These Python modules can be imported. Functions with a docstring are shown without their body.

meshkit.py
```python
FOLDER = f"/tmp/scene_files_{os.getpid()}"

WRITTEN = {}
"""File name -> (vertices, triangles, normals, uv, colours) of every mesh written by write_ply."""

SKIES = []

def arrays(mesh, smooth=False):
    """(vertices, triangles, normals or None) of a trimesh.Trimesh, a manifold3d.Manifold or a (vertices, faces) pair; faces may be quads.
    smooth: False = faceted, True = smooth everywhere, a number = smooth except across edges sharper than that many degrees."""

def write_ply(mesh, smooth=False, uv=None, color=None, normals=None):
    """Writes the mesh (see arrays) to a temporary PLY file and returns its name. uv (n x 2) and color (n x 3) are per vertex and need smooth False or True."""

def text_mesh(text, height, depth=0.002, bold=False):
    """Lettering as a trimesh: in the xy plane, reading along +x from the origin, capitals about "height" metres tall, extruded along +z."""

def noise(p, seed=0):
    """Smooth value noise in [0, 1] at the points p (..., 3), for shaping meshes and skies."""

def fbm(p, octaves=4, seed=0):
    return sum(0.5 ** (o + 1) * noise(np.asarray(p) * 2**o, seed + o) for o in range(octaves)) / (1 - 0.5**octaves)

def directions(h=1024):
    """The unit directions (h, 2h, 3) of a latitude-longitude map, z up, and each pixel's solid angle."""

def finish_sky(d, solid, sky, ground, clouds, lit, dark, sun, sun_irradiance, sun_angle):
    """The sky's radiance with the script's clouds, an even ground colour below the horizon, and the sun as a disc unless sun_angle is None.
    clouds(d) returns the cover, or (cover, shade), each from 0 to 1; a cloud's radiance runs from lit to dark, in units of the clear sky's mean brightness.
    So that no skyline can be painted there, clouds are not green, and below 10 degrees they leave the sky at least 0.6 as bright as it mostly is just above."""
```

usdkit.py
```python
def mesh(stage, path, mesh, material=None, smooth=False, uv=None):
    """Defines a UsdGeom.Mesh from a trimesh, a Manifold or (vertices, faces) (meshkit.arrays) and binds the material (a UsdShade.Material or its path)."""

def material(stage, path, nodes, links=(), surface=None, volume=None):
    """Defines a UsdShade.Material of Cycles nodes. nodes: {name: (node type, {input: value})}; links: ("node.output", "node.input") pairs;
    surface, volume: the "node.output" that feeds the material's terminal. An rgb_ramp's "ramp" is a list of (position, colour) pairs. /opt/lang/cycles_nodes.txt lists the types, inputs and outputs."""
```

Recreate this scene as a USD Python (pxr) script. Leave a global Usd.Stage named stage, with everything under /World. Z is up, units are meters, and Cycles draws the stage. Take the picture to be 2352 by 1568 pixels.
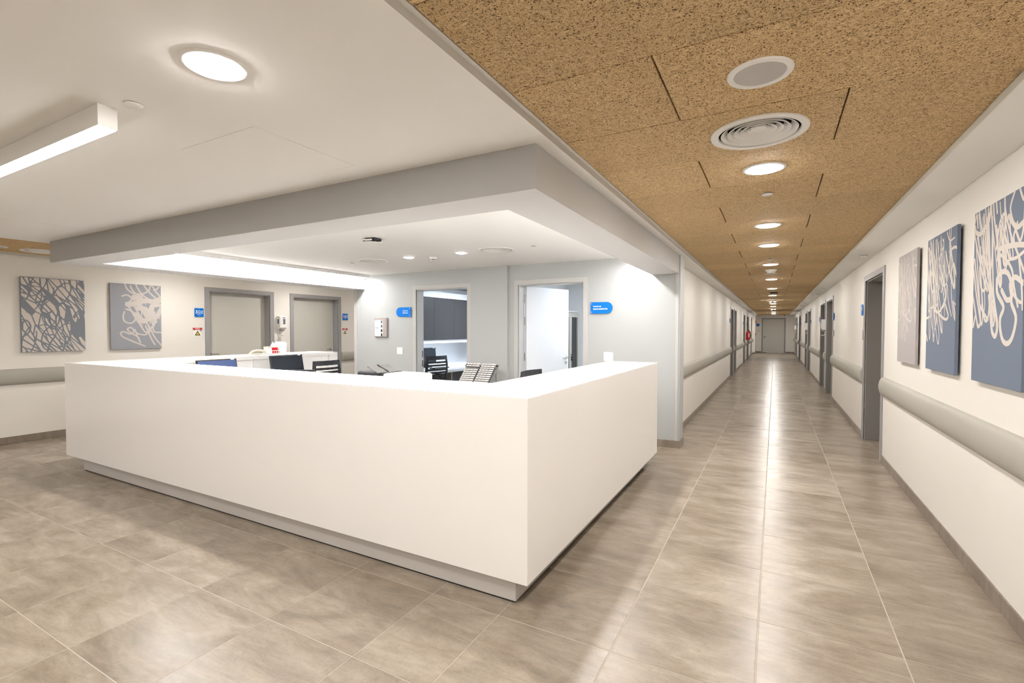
import math, random
import numpy as np, trimesh, manifold3d as m3, shapely
from shapely.geometry import LineString, Polygon, box as sbox
from shapely import affinity
import usdkit, meshkit
from pxr import Usd, UsdGeom, UsdLux, Gf, Sdf

stage = Usd.Stage.CreateInMemory()
UsdGeom.SetStageUpAxis(stage, UsdGeom.Tokens.z)
UsdGeom.SetStageMetersPerUnit(stage, 1.0)
UsdGeom.Xform.Define(stage, '/World')
rng = random.Random(7)
nrng = np.random.default_rng(7)

# ------------------------------------------------------------------ camera, exposure, light levels
W, H = 2352, 1568
F_PX = 1110.0
EYE = 1.495
YAW, PITCH, ROLL = math.radians(28.534), math.radians(-1.439), math.radians(0.095)
cam = UsdGeom.Camera.Define(stage, '/World/camera')
cam.CreateHorizontalApertureAttr(36.0)
cam.CreateVerticalApertureAttr(24.0)
cam.CreateFocalLengthAttr(36.0 * F_PX / W)
cam.CreateClippingRangeAttr(Gf.Vec2f(0.05, 200.0))
cam.CreateFStopAttr(0.0)
fw = np.array([-math.sin(YAW) * math.cos(PITCH), math.cos(YAW) * math.cos(PITCH), math.sin(PITCH)])
rt = np.array([math.cos(YAW), math.sin(YAW), 0.0])
up = np.cross(rt, fw)
r2 = math.cos(ROLL) * rt + math.sin(ROLL) * up
u2 = -math.sin(ROLL) * rt + math.cos(ROLL) * up
mat = Gf.Matrix4d(*r2, 0, *u2, 0, *(-fw), 0, 0, 0, EYE, 1)
cam.AddTransformOp().Set(mat)
cam.CreateExposureAttr(0.75)

WARM = (1.0, 0.975, 0.94)
NEUTRAL = (1.0, 0.975, 0.95)
COOL = (0.80, 0.89, 1.0)
L_CORR = 150.0      # radiance of corridor downlights
L_LOBBY = 175.0
L_STRIP = 47.0
L_STATION = 80.0
L_LOBBY_STRIP = 22.0
L_ROOM = 12.0

# ------------------------------------------------------------------ materials
LOOKS = '/World/Looks'
UsdGeom.Scope.Define(stage, LOOKS)
M = {}


def simple(name, col, rough=0.5, metal=0.0, spec=0.5, **kw):
    M[name] = usdkit.material(stage, f'{LOOKS}/{name}', {'p': ('principled_bsdf', dict(base_color=col, roughness=rough, metallic=metal, specular_ior_level=spec, **kw))}, [], surface='p.BSDF')
    return M[name]


def paint(name, col, rough=0.55, bump=0.02, scale=220.0, spec=0.35):
    M[name] = usdkit.material(stage, f'{LOOKS}/{name}', {
        'g': ('geometry', {}), 'n': ('noise_texture', {'scale': scale, 'detail': 2.0}),
        'b': ('bump', {'strength': bump, 'distance': 0.002}),
        'p': ('principled_bsdf', dict(base_color=col, roughness=rough, specular_ior_level=spec))},
        [('g.position', 'n.vector'), ('n.fac', 'b.height'), ('b.normal', 'p.normal')], surface='p.BSDF')
    return M[name]


def glow(name, col, strength):
    M[name] = usdkit.material(stage, f'{LOOKS}/{name}', {'e': ('emission', dict(color=col, strength=strength))}, [], surface='e.emission')
    return M[name]


paint('wall_cream', (0.80, 0.77, 0.72))
paint('wall_white', (0.80, 0.81, 0.82))
paint('ceiling_white', (0.88, 0.87, 0.85), rough=0.8)
paint('wall_grey', (0.455, 0.47, 0.47))
paint('soffit_grey', (0.37, 0.36, 0.345))
paint('soffit_under', (0.66, 0.65, 0.65))
paint('frame_grey', (0.33, 0.325, 0.33), rough=0.4)
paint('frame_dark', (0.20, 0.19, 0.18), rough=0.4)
paint('frame_light', (0.52, 0.515, 0.505), rough=0.4)
paint('leaf_grey', (0.60, 0.585, 0.535), rough=0.45)
paint('rail_grey', (0.40, 0.385, 0.34), rough=0.6, bump=0.06, scale=500)
simple('counter_white', (0.86, 0.845, 0.825), 0.22, spec=0.5)
simple('plinth_grey', (0.50, 0.475, 0.45), 0.35)
simple('gap_dark', (0.03, 0.028, 0.028), 0.6)
simple('plastic_white', (0.82, 0.81, 0.79), 0.35)
simple('plastic_black', (0.012, 0.013, 0.017), 0.4)
simple('plastic_dark', (0.03, 0.032, 0.036), 0.45)
simple('plastic_grey', (0.30, 0.29, 0.28), 0.4)
simple('plastic_beige', (0.55, 0.48, 0.40), 0.45)
simple('screen_blue', (0.05, 0.09, 0.24), 0.15)  # blue reflection put into the screen colour, no emission
simple('screen_dark', (0.012, 0.018, 0.028), 0.2)
simple('chrome', (0.62, 0.60, 0.58), 0.25, metal=1.0)
simple('steel', (0.45, 0.45, 0.45), 0.35, metal=1.0)
simple('profile_grey', (0.42, 0.395, 0.355), 0.5)  # shade on the left ceiling step, put into the colour
simple('profile_light', (0.56, 0.55, 0.50), 0.5)  # paler painted shade for the other ceiling steps
simple('tray_grey', (0.15, 0.145, 0.14), 0.45)
simple('trim_white', (0.78, 0.76, 0.73), 0.4)
simple('sign_blue', (0.0, 0.165, 0.62), 0.45, spec=0.2)
simple('sign_white', (0.90, 0.90, 0.90), 0.4)
simple('sign_red', (0.55, 0.02, 0.03), 0.4)
simple('sign_yellow', (0.80, 0.55, 0.02), 0.4)
simple('red_gloss', (0.50, 0.012, 0.012), 0.25)
simple('panel_taupe', (0.36, 0.325, 0.31), 0.4)
simple('lens_blue', (0.02, 0.03, 0.16), 0.2)
simple('lens_grey', (0.14, 0.15, 0.19), 0.2)
simple('paper', (0.88, 0.88, 0.87), 0.7)
simple('canvas_cream', (0.70, 0.66, 0.61), 0.8)
simple('canvas_slate', (0.215, 0.235, 0.275), 0.8)
simple('canvas_blue', (0.150, 0.185, 0.255), 0.8)
simple('canvas_gray', (0.30, 0.31, 0.345), 0.8)
simple('canvas_pale', (0.40, 0.375, 0.375), 0.8)
simple('stroke_cream', (0.64, 0.59, 0.545), 0.8)
simple('stroke_pale', (0.56, 0.52, 0.485), 0.8)
simple('stroke_slate', (0.205, 0.225, 0.265), 0.8)
simple('cabinet_dark', (0.055, 0.053, 0.054), 0.35, spec=0.35)
simple('desk_white', (0.80, 0.81, 0.83), 0.35)
simple('steel_beige', (0.52, 0.50, 0.44), 0.4)
simple('grout', (0.41, 0.36, 0.30), 0.7)
simple('bottle_brown', (0.10, 0.03, 0.015), 0.2)
simple('mesh_black', (0.012, 0.012, 0.013), 0.7)
simple('card_white', (0.80, 0.79, 0.76), 0.6)
simple('card_tab', (0.35, 0.16, 0.10), 0.6)
glow('glow_corridor', WARM, L_CORR)
glow('glow_spot', WARM, L_CORR * 5)
glow('glow_lobby', WARM, L_LOBBY)
glow('glow_strip', NEUTRAL, L_STRIP)
glow('glow_station', NEUTRAL, L_STATION)
glow('glow_lobby_strip', (1.0, 0.95, 0.89), L_LOBBY_STRIP)
glow('glow_room', COOL, L_ROOM)
M['glass'] = usdkit.material(stage, f'{LOOKS}/glass', {
    'f': ('fresnel', {'IOR': 1.45}), 't': ('transparent_bsdf', {'color': (0.93, 0.96, 0.97)}), 'g': ('glossy_bsdf', {'color': (1, 1, 1), 'roughness': 0.02}),
    'm': ('mix_closure', {})}, [('f.fac', 'm.fac'), ('t.BSDF', 'm.closure1'), ('g.BSDF', 'm.closure2')], surface='m.closure')


def tile_material(name, lo, mid, hi, rough):
    M[name] = usdkit.material(stage, f'{LOOKS}/{name}', {
        'g': ('geometry', {}), 'o': ('object_info', {}),
        'off': ('math', {'math_type': 'multiply', 'value2': 37.0}),
        'add': ('vector_math', {'math_type': 'add'}),
        'map': ('mapping', {'scale': (1.5, 3.6, 1.0)}),
        'n1': ('noise_texture', {'scale': 1.2, 'detail': 8.0, 'roughness': 0.62, 'distortion': 0.7}),
        'map2': ('mapping', {'scale': (2.2, 2.6, 1.0)}),
        'n2': ('noise_texture', {'scale': 1.1, 'detail': 9.0, 'roughness': 0.7, 'distortion': 0.8}),
        'mixn': ('mix_float', {'fac': 0.42}),
        'tone': ('math', {'math_type': 'multiply_add', 'value2': 0.10, 'value3': -0.05}),
        'sum': ('math', {'math_type': 'add'}),
        'ramp': ('rgb_ramp', {'ramp': [(0.30, lo), (0.48, mid), (0.66, hi)]}),
        'n3': ('noise_texture', {'scale': 60.0, 'detail': 3.0, 'roughness': 0.7}),
        'spk': ('map_range', {'from_min': 0.25, 'from_max': 0.48, 'to_min': 0.80, 'to_max': 1.0, 'clamp': True}),
        'map4': ('mapping', {'scale': (2.6, 11.0, 1.0)}),
        'n4': ('noise_texture', {'scale': 1.6, 'detail': 9.0, 'roughness': 0.68, 'distortion': 1.1}),
        'vein': ('map_range', {'from_min': 0.36, 'from_max': 0.62, 'to_min': 0.84, 'to_max': 1.07, 'clamp': True}),
        'mul4': ('mix', {'mix_type': 'multiply', 'fac': 1.0}),
        'mul': ('mix', {'mix_type': 'multiply', 'fac': 1.0}),
        'rr': ('map_range', {'from_min': 0.3, 'from_max': 0.7, 'to_min': rough - 0.04, 'to_max': rough + 0.06, 'clamp': True}),
        'b': ('bump', {'strength': 0.03, 'distance': 0.002}),
        'p': ('principled_bsdf', {'specular_ior_level': 0.5})},
        [('o.random', 'off.value1'), ('g.position', 'add.vector1'), ('off.value', 'add.vector2'), ('add.vector', 'map.vector'), ('map.vector', 'n1.vector'),
         ('add.vector', 'map2.vector'), ('map2.vector', 'n2.vector'), ('n1.fac', 'mixn.a'), ('n2.fac', 'mixn.b'),
         ('o.random', 'tone.value1'), ('tone.value', 'sum.value1'), ('mixn.result', 'sum.value2'), ('sum.value', 'ramp.fac'),
         ('g.position', 'n3.vector'), ('n3.fac', 'spk.value'), ('ramp.color', 'mul.color1'), ('spk.result', 'mul.color2'), ('add.vector', 'map4.vector'), ('map4.vector', 'n4.vector'), ('n4.fac', 'vein.value'), ('mul.color', 'mul4.color1'), ('vein.result', 'mul4.color2'), ('mul4.color', 'p.base_color'),
         ('n1.fac', 'rr.value'), ('rr.result', 'p.roughness'), ('n2.fac', 'b.height'), ('b.normal', 'p.normal')], surface='p.BSDF')


tile_material('tile_beige', (0.175, 0.138, 0.102), (0.262, 0.213, 0.162), (0.360, 0.305, 0.245), 0.29)
tile_material('tile_base', (0.17, 0.135, 0.105), (0.245, 0.200, 0.160), (0.32, 0.27, 0.22), 0.4)


def wool_material(name):
    nodes = {'g': ('geometry', {}), 'o': ('object_info', {}),
             'offs': ('math', {'math_type': 'multiply', 'value2': 19.0}), 'add': ('vector_math', {'math_type': 'add'})}
    links = [('o.random', 'offs.value1'), ('g.position', 'add.vector1'), ('offs.value', 'add.vector2')]
    prev = None
    for i, (sx, sy, rot, sc) in enumerate([(1.0, 2.4, 0.3, 48), (2.2, 1.0, 0.9, 55), (1.0, 2.0, -0.8, 64), (1.9, 1.0, 0.1, 74)]):
        nodes[f'm{i}'] = ('mapping', {'scale': (sx, sy, 1.0), 'rotation': (0, 0, rot), 'location': (i * 7.3, i * 3.1, i * 11.7)})
        nodes[f'n{i}'] = ('noise_texture', {'scale': float(sc), 'detail': 1.0, 'roughness': 0.4, 'distortion': 0.6})
        nodes[f's{i}'] = ('math', {'math_type': 'subtract', 'value2': 0.5})
        nodes[f'a{i}'] = ('math', {'math_type': 'absolute'})
        nodes[f'r{i}'] = ('map_range', {'from_min': 0.0, 'from_max': 0.085, 'to_min': 1.0 - 0.1 * i, 'to_max': 0.0, 'clamp': True})
        links += [('add.vector', f'm{i}.vector'), (f'm{i}.vector', f'n{i}.vector'), (f'n{i}.fac', f's{i}.value1'), (f's{i}.value', f'a{i}.value1'), (f'a{i}.value', f'r{i}.value')]
        if prev:
            nodes[f'x{i}'] = ('math', {'math_type': 'maximum'})
            links += [(prev, f'x{i}.value1'), (f'r{i}.result', f'x{i}.value2')]
            prev = f'x{i}.value'
        else:
            prev = 'r0.result'
    nodes['ramp'] = ('rgb_ramp', {'ramp': [(0.0, (0.080, 0.048, 0.021)), (0.11, (0.32, 0.203, 0.096)), (0.40, (0.62, 0.418, 0.205)), (0.8, (0.84, 0.61, 0.335)), (1.0, (0.93, 0.72, 0.45))]})
    nodes['tone'] = ('map_range', {'from_min': 0.0, 'from_max': 1.0, 'to_min': 0.93, 'to_max': 1.06})
    nodes['mul'] = ('mix', {'mix_type': 'multiply', 'fac': 1.0})
    nodes['b'] = ('bump', {'strength': 0.8, 'distance': 0.004})
    nodes['p'] = ('principled_bsdf', {'roughness': 0.85, 'specular_ior_level': 0.2})
    links += [(prev, 'ramp.fac'), ('o.random', 'tone.value'), ('ramp.color', 'mul.color1'), ('tone.result', 'mul.color2'), ('mul.color', 'p.base_color'), (prev, 'b.height'), ('b.normal', 'p.normal')]
    M[name] = usdkit.material(stage, f'{LOOKS}/{name}', nodes, links, surface='p.BSDF')


wool_material('wood_wool')

# ------------------------------------------------------------------ helpers
used = {}


def numbered(parent, name):
    k = (parent, name)
    n = used.get(k, 0)
    used[k] = n + 1
    return name if n == 0 else f'{name}_{n:03d}'


def tag(p, label=None, cat=None, group=None, kind=None):
    for k, v in (('label', label), ('category', cat), ('group', group), ('kind', kind)):
        if v:
            p.SetCustomDataByKey(k, v)
    return p


def thing(name, label, cat, loc=(0, 0, 0), rotz=0.0, group=None, kind=None):
    x = UsdGeom.Xform.Define(stage, '/World/' + numbered('/World', name))
    x.AddTranslateOp().Set(Gf.Vec3d(*map(float, loc)))
    if rotz:
        x.AddRotateZOp().Set(float(rotz))
    return tag(x.GetPrim(), label, cat, group, kind)


def part(parent, name, mesh, m, label=None, kind=None, smooth=False):
    pp = str(parent.GetPath()) if parent is not None else '/World'
    p = usdkit.mesh(stage, pp + '/' + numbered(pp, name), mesh, M[m], smooth=smooth).GetPrim()
    return tag(p, label, None, None, kind)


def single(name, mesh, m, label, cat, group=None, kind=None, smooth=False):
    p = usdkit.mesh(stage, '/World/' + numbered('/World', name), mesh, M[m], smooth=smooth).GetPrim()
    return tag(p, label, cat, group, kind)


def dup(src, label, loc, rotz=0.0, group=None):
    was = src.GetCustomData()
    name = src.GetName()
    if name[-4:-3] == '_' and name[-3:].isdigit():
        name = name[:-4]
    r = thing(name, label or was['label'], was['category'], loc, rotz, group or was.get('group'), was.get('kind'))
    r.GetReferences().AddInternalReference(src.GetPath())
    # the copy keeps its own transform: the reference brings only the children
    r.SetInstanceable(True)
    return r


def glue(*ms):
    return trimesh.util.concatenate([m for m in ms if m is not None])


def cat_(*ms):
    ms = [m for m in ms if m is not None]
    if len(ms) == 1:
        return ms[0]
    if len(ms) < 60:
        try:
            k = uni(*ms)
            if len(k.faces):
                return k
        except Exception:
            pass
    return glue(*ms)


def uni(*ms):
    """boolean union: touching pieces become one connected solid"""
    out = None
    for m in ms:
        m = m.copy()
        m.merge_vertices()
        q = m3.Manifold(m3.Mesh(np.asarray(m.vertices, np.float32), np.asarray(m.faces, np.uint32)))
        if q.volume() < 0:
            m.invert()
            q = m3.Manifold(m3.Mesh(np.asarray(m.vertices, np.float32), np.asarray(m.faces, np.uint32)))
        out = q if out is None else out + q
    k = out.to_mesh()
    return trimesh.Trimesh(k.vert_properties[:, :3], k.tri_verts, process=False)


def B(x0, x1, y0, y1, z0, z1):
    b = trimesh.creation.box((abs(x1 - x0), abs(y1 - y0), abs(z1 - z0)))
    b.apply_translation(((x0 + x1) / 2, (y0 + y1) / 2, (z0 + z1) / 2))
    return b


def CB(x0, x1, y0, y1, z0, z1, c=0.004):
    """box with chamfered edges"""
    pts = []
    X, Y, Z = (x0, x1), (y0, y1), (z0, z1)
    for i in (0, 1):
        for j in (0, 1):
            for k in (0, 1):
                dx, dy, dz = (c if i == 0 else -c), (c if j == 0 else -c), (c if k == 0 else -c)
                pts += [(X[i], Y[j] + dy, Z[k] + dz), (X[i] + dx, Y[j], Z[k] + dz), (X[i] + dx, Y[j] + dy, Z[k])]
    return trimesh.convex.convex_hull(np.array(pts))


def RB(x0, x1, y0, y1, z0, z1, r=0.01, n=3):
    """box with rounded edges"""
    pts = []
    s = trimesh.creation.icosphere(subdivisions=1 if n < 4 else 2, radius=r).vertices
    for x in (x0 + r, x1 - r):
        for y in (y0 + r, y1 - r):
            for z in (z0 + r, z1 - r):
                pts.append(s + (x, y, z))
    return trimesh.convex.convex_hull(np.vstack(pts))


def cyl(p0, p1, r, sides=20):
    return trimesh.creation.cylinder(radius=r, segment=np.array([p0, p1], float), sections=sides)


def tube(pts, r, sides=8):
    out = []
    pts = np.asarray(pts, float)
    for a, b in zip(pts[:-1], pts[1:]):
        if np.linalg.norm(b - a) > 1e-6:
            out.append(cyl(a, b, r, sides))
    for p in pts:
        s = trimesh.creation.icosphere(subdivisions=1, radius=r)
        s.apply_translation(p)
        out.append(s)
    return cat_(*out)


def lathe(prof, sides=48):
    """(radius, z) profile turned about z, closed"""
    return trimesh.creation.revolve(np.array(prof, float), sections=sides)


def extr(poly, h):
    gs = getattr(poly, 'geoms', [poly])
    return glue(*[trimesh.creation.extrude_polygon(g, h, engine='earcut') for g in gs if g.area > 1e-9])


FACE = {'S': np.array([[1, 0, 0], [0, 0, 1], [0, -1, 0]]), 'E': np.array([[0, 1, 0], [0, 0, 1], [1, 0, 0]]), 'W': np.array([[0, -1, 0], [0, 0, 1], [-1, 0, 0]]), 'N': np.array([[-1, 0, 0], [0, 0, 1], [0, 1, 0]])}


def onwall(mesh, facing, at=(0, 0, 0)):
    """mesh in (u right, v up, w out of the wall) turned to a wall that faces S (-y), E (+x), W (-x) or N (+y)"""
    T = np.eye(4)
    T[:3, :3] = FACE[facing].T
    m = mesh.copy()
    m.apply_transform(T)
    m.apply_translation(at)
    return m


def text(s, h, depth=0.0015, bold=False, center=True):
    t = meshkit.text_mesh(s, h, depth, bold)
    if center:
        t.apply_translation((-(t.bounds[0][0] + t.bounds[1][0]) / 2, 0, 0))
    else:
        t.apply_translation((-t.bounds[0][0], 0, 0))
    return t


def moved(m, x=0, y=0, z=0):
    m = m.copy()
    m.apply_translation((x, y, z))
    return m


# ------------------------------------------------------------------ main dimensions (metres)
XR = 1.08          # right corridor wall
XL = -1.21         # left corridor wall beyond the station
XF = -8.71         # far left wall
YB = 6.325         # station back wall
YE = 35.5          # corridor end wall
Y0 = -5.0          # wall behind the camera
ZC, ZI, ZW = 2.425, 2.44, 2.46
SX0, SX1, SY0, SZ = -6.82, -1.062, 2.20, 2.20     # soffit
CX0, CX1, CY0, CY1 = -6.715, -1.135, 2.262, 5.468    # counter
CTOP, CBOT = 1.13, 0.13
DOOR_Z = 2.15
FRAME_Z = 2.22

# ------------------------------------------------------------------ floor of single tiles
floor = thing('floor', 'beige stone-look porcelain tile floor of the lobby and corridor', 'floor', kind='structure')
part(floor, 'grout_bed', B(XF - 0.4, XR + 0.5, Y0 - 0.3, YE + 0.3, -0.06, -0.0015), 'grout')
xs = [XF - 0.4]
x = -3.51 - 0.6 * 8
gx = sorted([-1.68 - 0.6045 * k for k in range(0, 12)] + [-1.253, -0.654, -0.055, 0.54, 1.135, 1.335])
gx = [g for g in gx if XF - 0.4 < g]
gx = [XF - 0.3] + gx
gy = [2.158 + 0.5965 * k for k in range(-12, 57)]
cells = []
for i in range(len(gx) - 1):
    for j in range(len(gy) - 1):
        x0, x1, y0, y1 = gx[i], gx[i + 1], gy[j], gy[j + 1]
        if x1 - x0 < 0.03 or y0 < Y0 or y1 > YE + 0.4:
            continue
        if y0 > 10.2 and x1 < -1.3:
            continue
        if -6.4 < (x0 + x1) / 2 < -1.8 and 2.5 < (y0 + y1) / 2 < 5.6 and False:
            continue
        cells.append((x0, x1, y0, y1))


def px_area(c):
    q = []
    for x, y in ((c[0], c[2]), (c[1], c[2]), (c[1], c[3]), (c[0], c[3])):
        d = np.array([x, y, -EYE])
        z = d @ fw
        if z < 0.15:
            return 0.0
        q.append((F_PX * (d @ r2) / z, F_PX * (d @ u2) / z))
    q = np.clip(np.array(q), (-W / 2, -H / 2), (W / 2, H / 2))
    cx, cy = (c[0] + c[1]) / 2, (c[2] + c[3]) / 2
    hidden = (-6.3 < cx < -1.3 and 2.4 < cy < 6.3) or (cy > YB and cx < XL - 0.1)
    a = 0.5 * abs(np.dot(q[:, 0], np.roll(q[:, 1], 1)) - np.dot(q[:, 1], np.roll(q[:, 0], 1)))
    return a * (0.0 if hidden else 1.0)


cells.sort(key=lambda c: -px_area(c))
rest = []
for k, (x0, x1, y0, y1) in enumerate(cells):
    gl = 0.004 if abs(x0 + 0.055) < 0.01 or abs(x1 + 0.055) < 0.01 else 0.0022
    e = 0.0006 * nrng.random()
    t = CB(x0 + gl, x1 - gl, y0 + 0.0022, y1 - 0.0022, -0.01, 0.0 - e, 0.0008)
    if k < 300 and px_area((x0, x1, y0, y1)) > 0:
        part(floor, 'tile', t, 'tile_beige')
    else:
        rest.append(t)
part(floor, 'distant_tiles', glue(*rest), 'tile_beige', kind='stuff')

# ------------------------------------------------------------------ walls
# doors of the right corridor wall: (y0, y1) of the clear opening
FR = 0.085
R_DOORS = [(6.84, 8.06), (12.27, 13.58), (14.06, 15.28), (19.50, 20.88), (21.42, 22.62), (26.80, 28.12), (30.45, 31.75), (32.25, 33.55)]
L_DOORS = [(16.46, 17.48), (17.88, 18.85), (23.40, 24.60), (26.50, 27.70), (30.90, 31.95)]
F_DOORS = [(4.92, 6.07), (6.60, 7.75)]


def wall_with_doors(x0, x1, y0, y1, z1, doors, zd=DOOR_Z):
    out, y = [], y0
    for a, b in doors:
        out.append(B(x0, x1, y, a, 0, z1))
        out.append(B(x0, x1, a - 0.005, b + 0.005, zd, z1))
        y = b
    out.append(B(x0, x1, y, y1, 0, z1))
    return uni(*out)


single('wall_right', wall_with_doors(XR, XR + 0.27, Y0, YE, ZW + 0.06, R_DOORS), 'wall_cream', 'long cream corridor wall on the right with recessed doors and three canvases', 'wall', kind='structure')
single('wall_corridor_left', wall_with_doors(XL - 0.27, XL, YB + 0.30, YE, ZW + 0.06, L_DOORS), 'wall_cream', 'cream left wall of the long corridor past the nurse station', 'wall', kind='structure')
single('wall_left', wall_with_doors(XF - 0.27, XF, Y0, 13.0, ZW + 0.06, F_DOORS), 'wall_cream', 'cream wall at far left with two canvases and doors 302 and 303', 'wall', kind='structure')
single('wall_behind', B(XF - 0.3, XR + 0.3, Y0 - 0.15, Y0, 0, ZW + 0.06), 'wall_cream', 'cream lobby wall behind the viewpoint', 'wall', kind='structure')
single('wall_left_end', B(XF - 0.3, -6.60, 13.0, 13.15, 0, ZW + 0.06), 'wall_cream', 'cream end wall of the left corridor', 'wall', kind='structure')
ED = (-0.70, 0.545)
single('wall_end', uni(B(XL - 0.3, ED[0], YE, YE + 0.2, 0, ZW + 0.06), B(ED[1], XR + 0.3, YE, YE + 0.2, 0, ZW + 0.06), B(ED[0], ED[1], YE, YE + 0.2, 2.19, ZW + 0.06)), 'wall_cream', 'cream wall closing the far end of the corridor around a wide grey door', 'wall', kind='structure')
# station back wall with two openings, the column and the end post
D1 = (-5.256, -4.236)
D2 = (-3.335, -2.321)
BW0, BW1 = -6.665, -1.10
zt = ZI + 0.04
single('wall_back', uni(B(BW0, D1[0], YB, YB + 0.173, 0, zt), B(D1[1], D2[0], YB, YB + 0.173, 0, zt), B(D2[1], BW1, YB, YB + 0.173, 0, zt), B(D1[0], D1[1], YB, YB + 0.173, DOOR_Z, zt), B(D2[0], D2[1], YB, YB + 0.173, DOOR_Z, zt)), 'wall_grey', 'light grey back wall of the nurse station with two open doorways', 'wall', kind='structure')
col = thing('column', 'shallow light grey pilaster between the two open doorways', 'column', kind='structure')
part(col, 'shaft', B(-4.142, -3.492, YB - 0.052, YB + 0.01, 0, ZI + 0.002), 'wall_grey')
post = thing('wall_end_post', 'grey wall end at the corridor corner beside the white counter', 'wall', kind='structure')
part(post, 'shaft', B(-1.42, -1.045, YB + 0.005, YB + 0.302, 0, ZC + 0.04), 'wall_grey')
part(post, 'corner_strip', CB(-1.100, -1.062, YB - 0.010, YB + 0.012, 0.092, SZ - 0.006, 0.002), 'frame_light')
strip = thing('trim_1', 'narrow light grey vertical edge strip where the back wall meets the left corridor', 'trim', kind='structure')
part(strip, 'strip', CB(-6.685, -6.612, YB - 0.012, YB + 0.19, 0.0, SZ - 0.004, 0.002), 'frame_light')
# rooms behind
single('wall_doctors_room', uni(B(-6.68, -6.60, YB + 0.173, 11.0, 0, zt), B(-6.68, -3.87, 11.0, 11.1, 0, zt), B(-3.95, -3.87, YB + 0.173, 11.0, 0, zt)), 'wall_white', 'white walls of the doctors room seen through the left doorway', 'wall', kind='structure')
single('wall_medicine_room', uni(B(-3.87, -1.30, 9.5, 9.6, 0, zt), B(-1.42, -1.30, YB + 0.29, 9.5, 0, zt)), 'wall_white', 'white walls of the medicine room seen through the right doorway', 'wall', kind='structure')

# baseboards of tile
def base_run(name, label, segs):
    t = thing(name, label, 'baseboard', kind='structure')
    for s in segs:
        part(t, 'base_tile', s, 'tile_base')
    return t


def base_tiles_y(x0, x1, y0, y1, doors, step=1.193):
    segs, y = [], y0
    stops = [(a - FR, b + FR) for a, b in doors] + [(y1, y1)]
    for a, b in stops:
        while y < a - 0.02:
            e = min(a, y + step)
            segs.append(CB(x0, x1, y + 0.0015, e - 0.0015, 0.0, 0.09, 0.0015))
            y = e
        y = b
    return segs


base_run('baseboard_right', 'brown-grey tile baseboard along the right corridor wall', base_tiles_y(XR - 0.010, XR + 0.002, Y0, YE, R_DOORS))
base_run('baseboard_corridor_left', 'brown-grey tile baseboard along the left corridor wall past the post', base_tiles_y(XL - 0.002, XL + 0.010, YB + 0.302, YE, L_DOORS))
base_run('baseboard_left', 'brown-grey tile baseboard along the far left wall', base_tiles_y(XF - 0.002, XF + 0.010, Y0, 13.0, F_DOORS))
base_run('baseboard_post', 'short brown tile baseboard wrapped around the grey wall end post', [CB(-1.70, -1.044, YB - 0.012, YB + 0.006, 0, 0.092, 0.0015), CB(-1.046, -1.034, YB - 0.012, YB + 0.304, 0, 0.092, 0.0015)])
base_run('baseboard_end', 'dark tile baseboard beside the door at the far end of the corridor', [CB(XL, ED[0] - 0.07, YE - 0.01, YE + 0.002, 0, 0.09, 0.0015), CB(ED[1] + 0.07, XR, YE - 0.01, YE + 0.002, 0, 0.09, 0.0015)])

# pier near the far end of the corridor
pier = thing('pier', 'cream pier jutting from the left wall near the far end of the corridor', 'pier', kind='structure')
part(pier, 'shaft', B(XL - 0.02, XL + 0.13, 33.6, 34.3, 0, ZW + 0.05), 'wall_cream')
part(pier, 'base_tile', CB(XL - 0.01, XL + 0.14, 33.59, 34.31, 0, 0.09, 0.001), 'tile_base')

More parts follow.
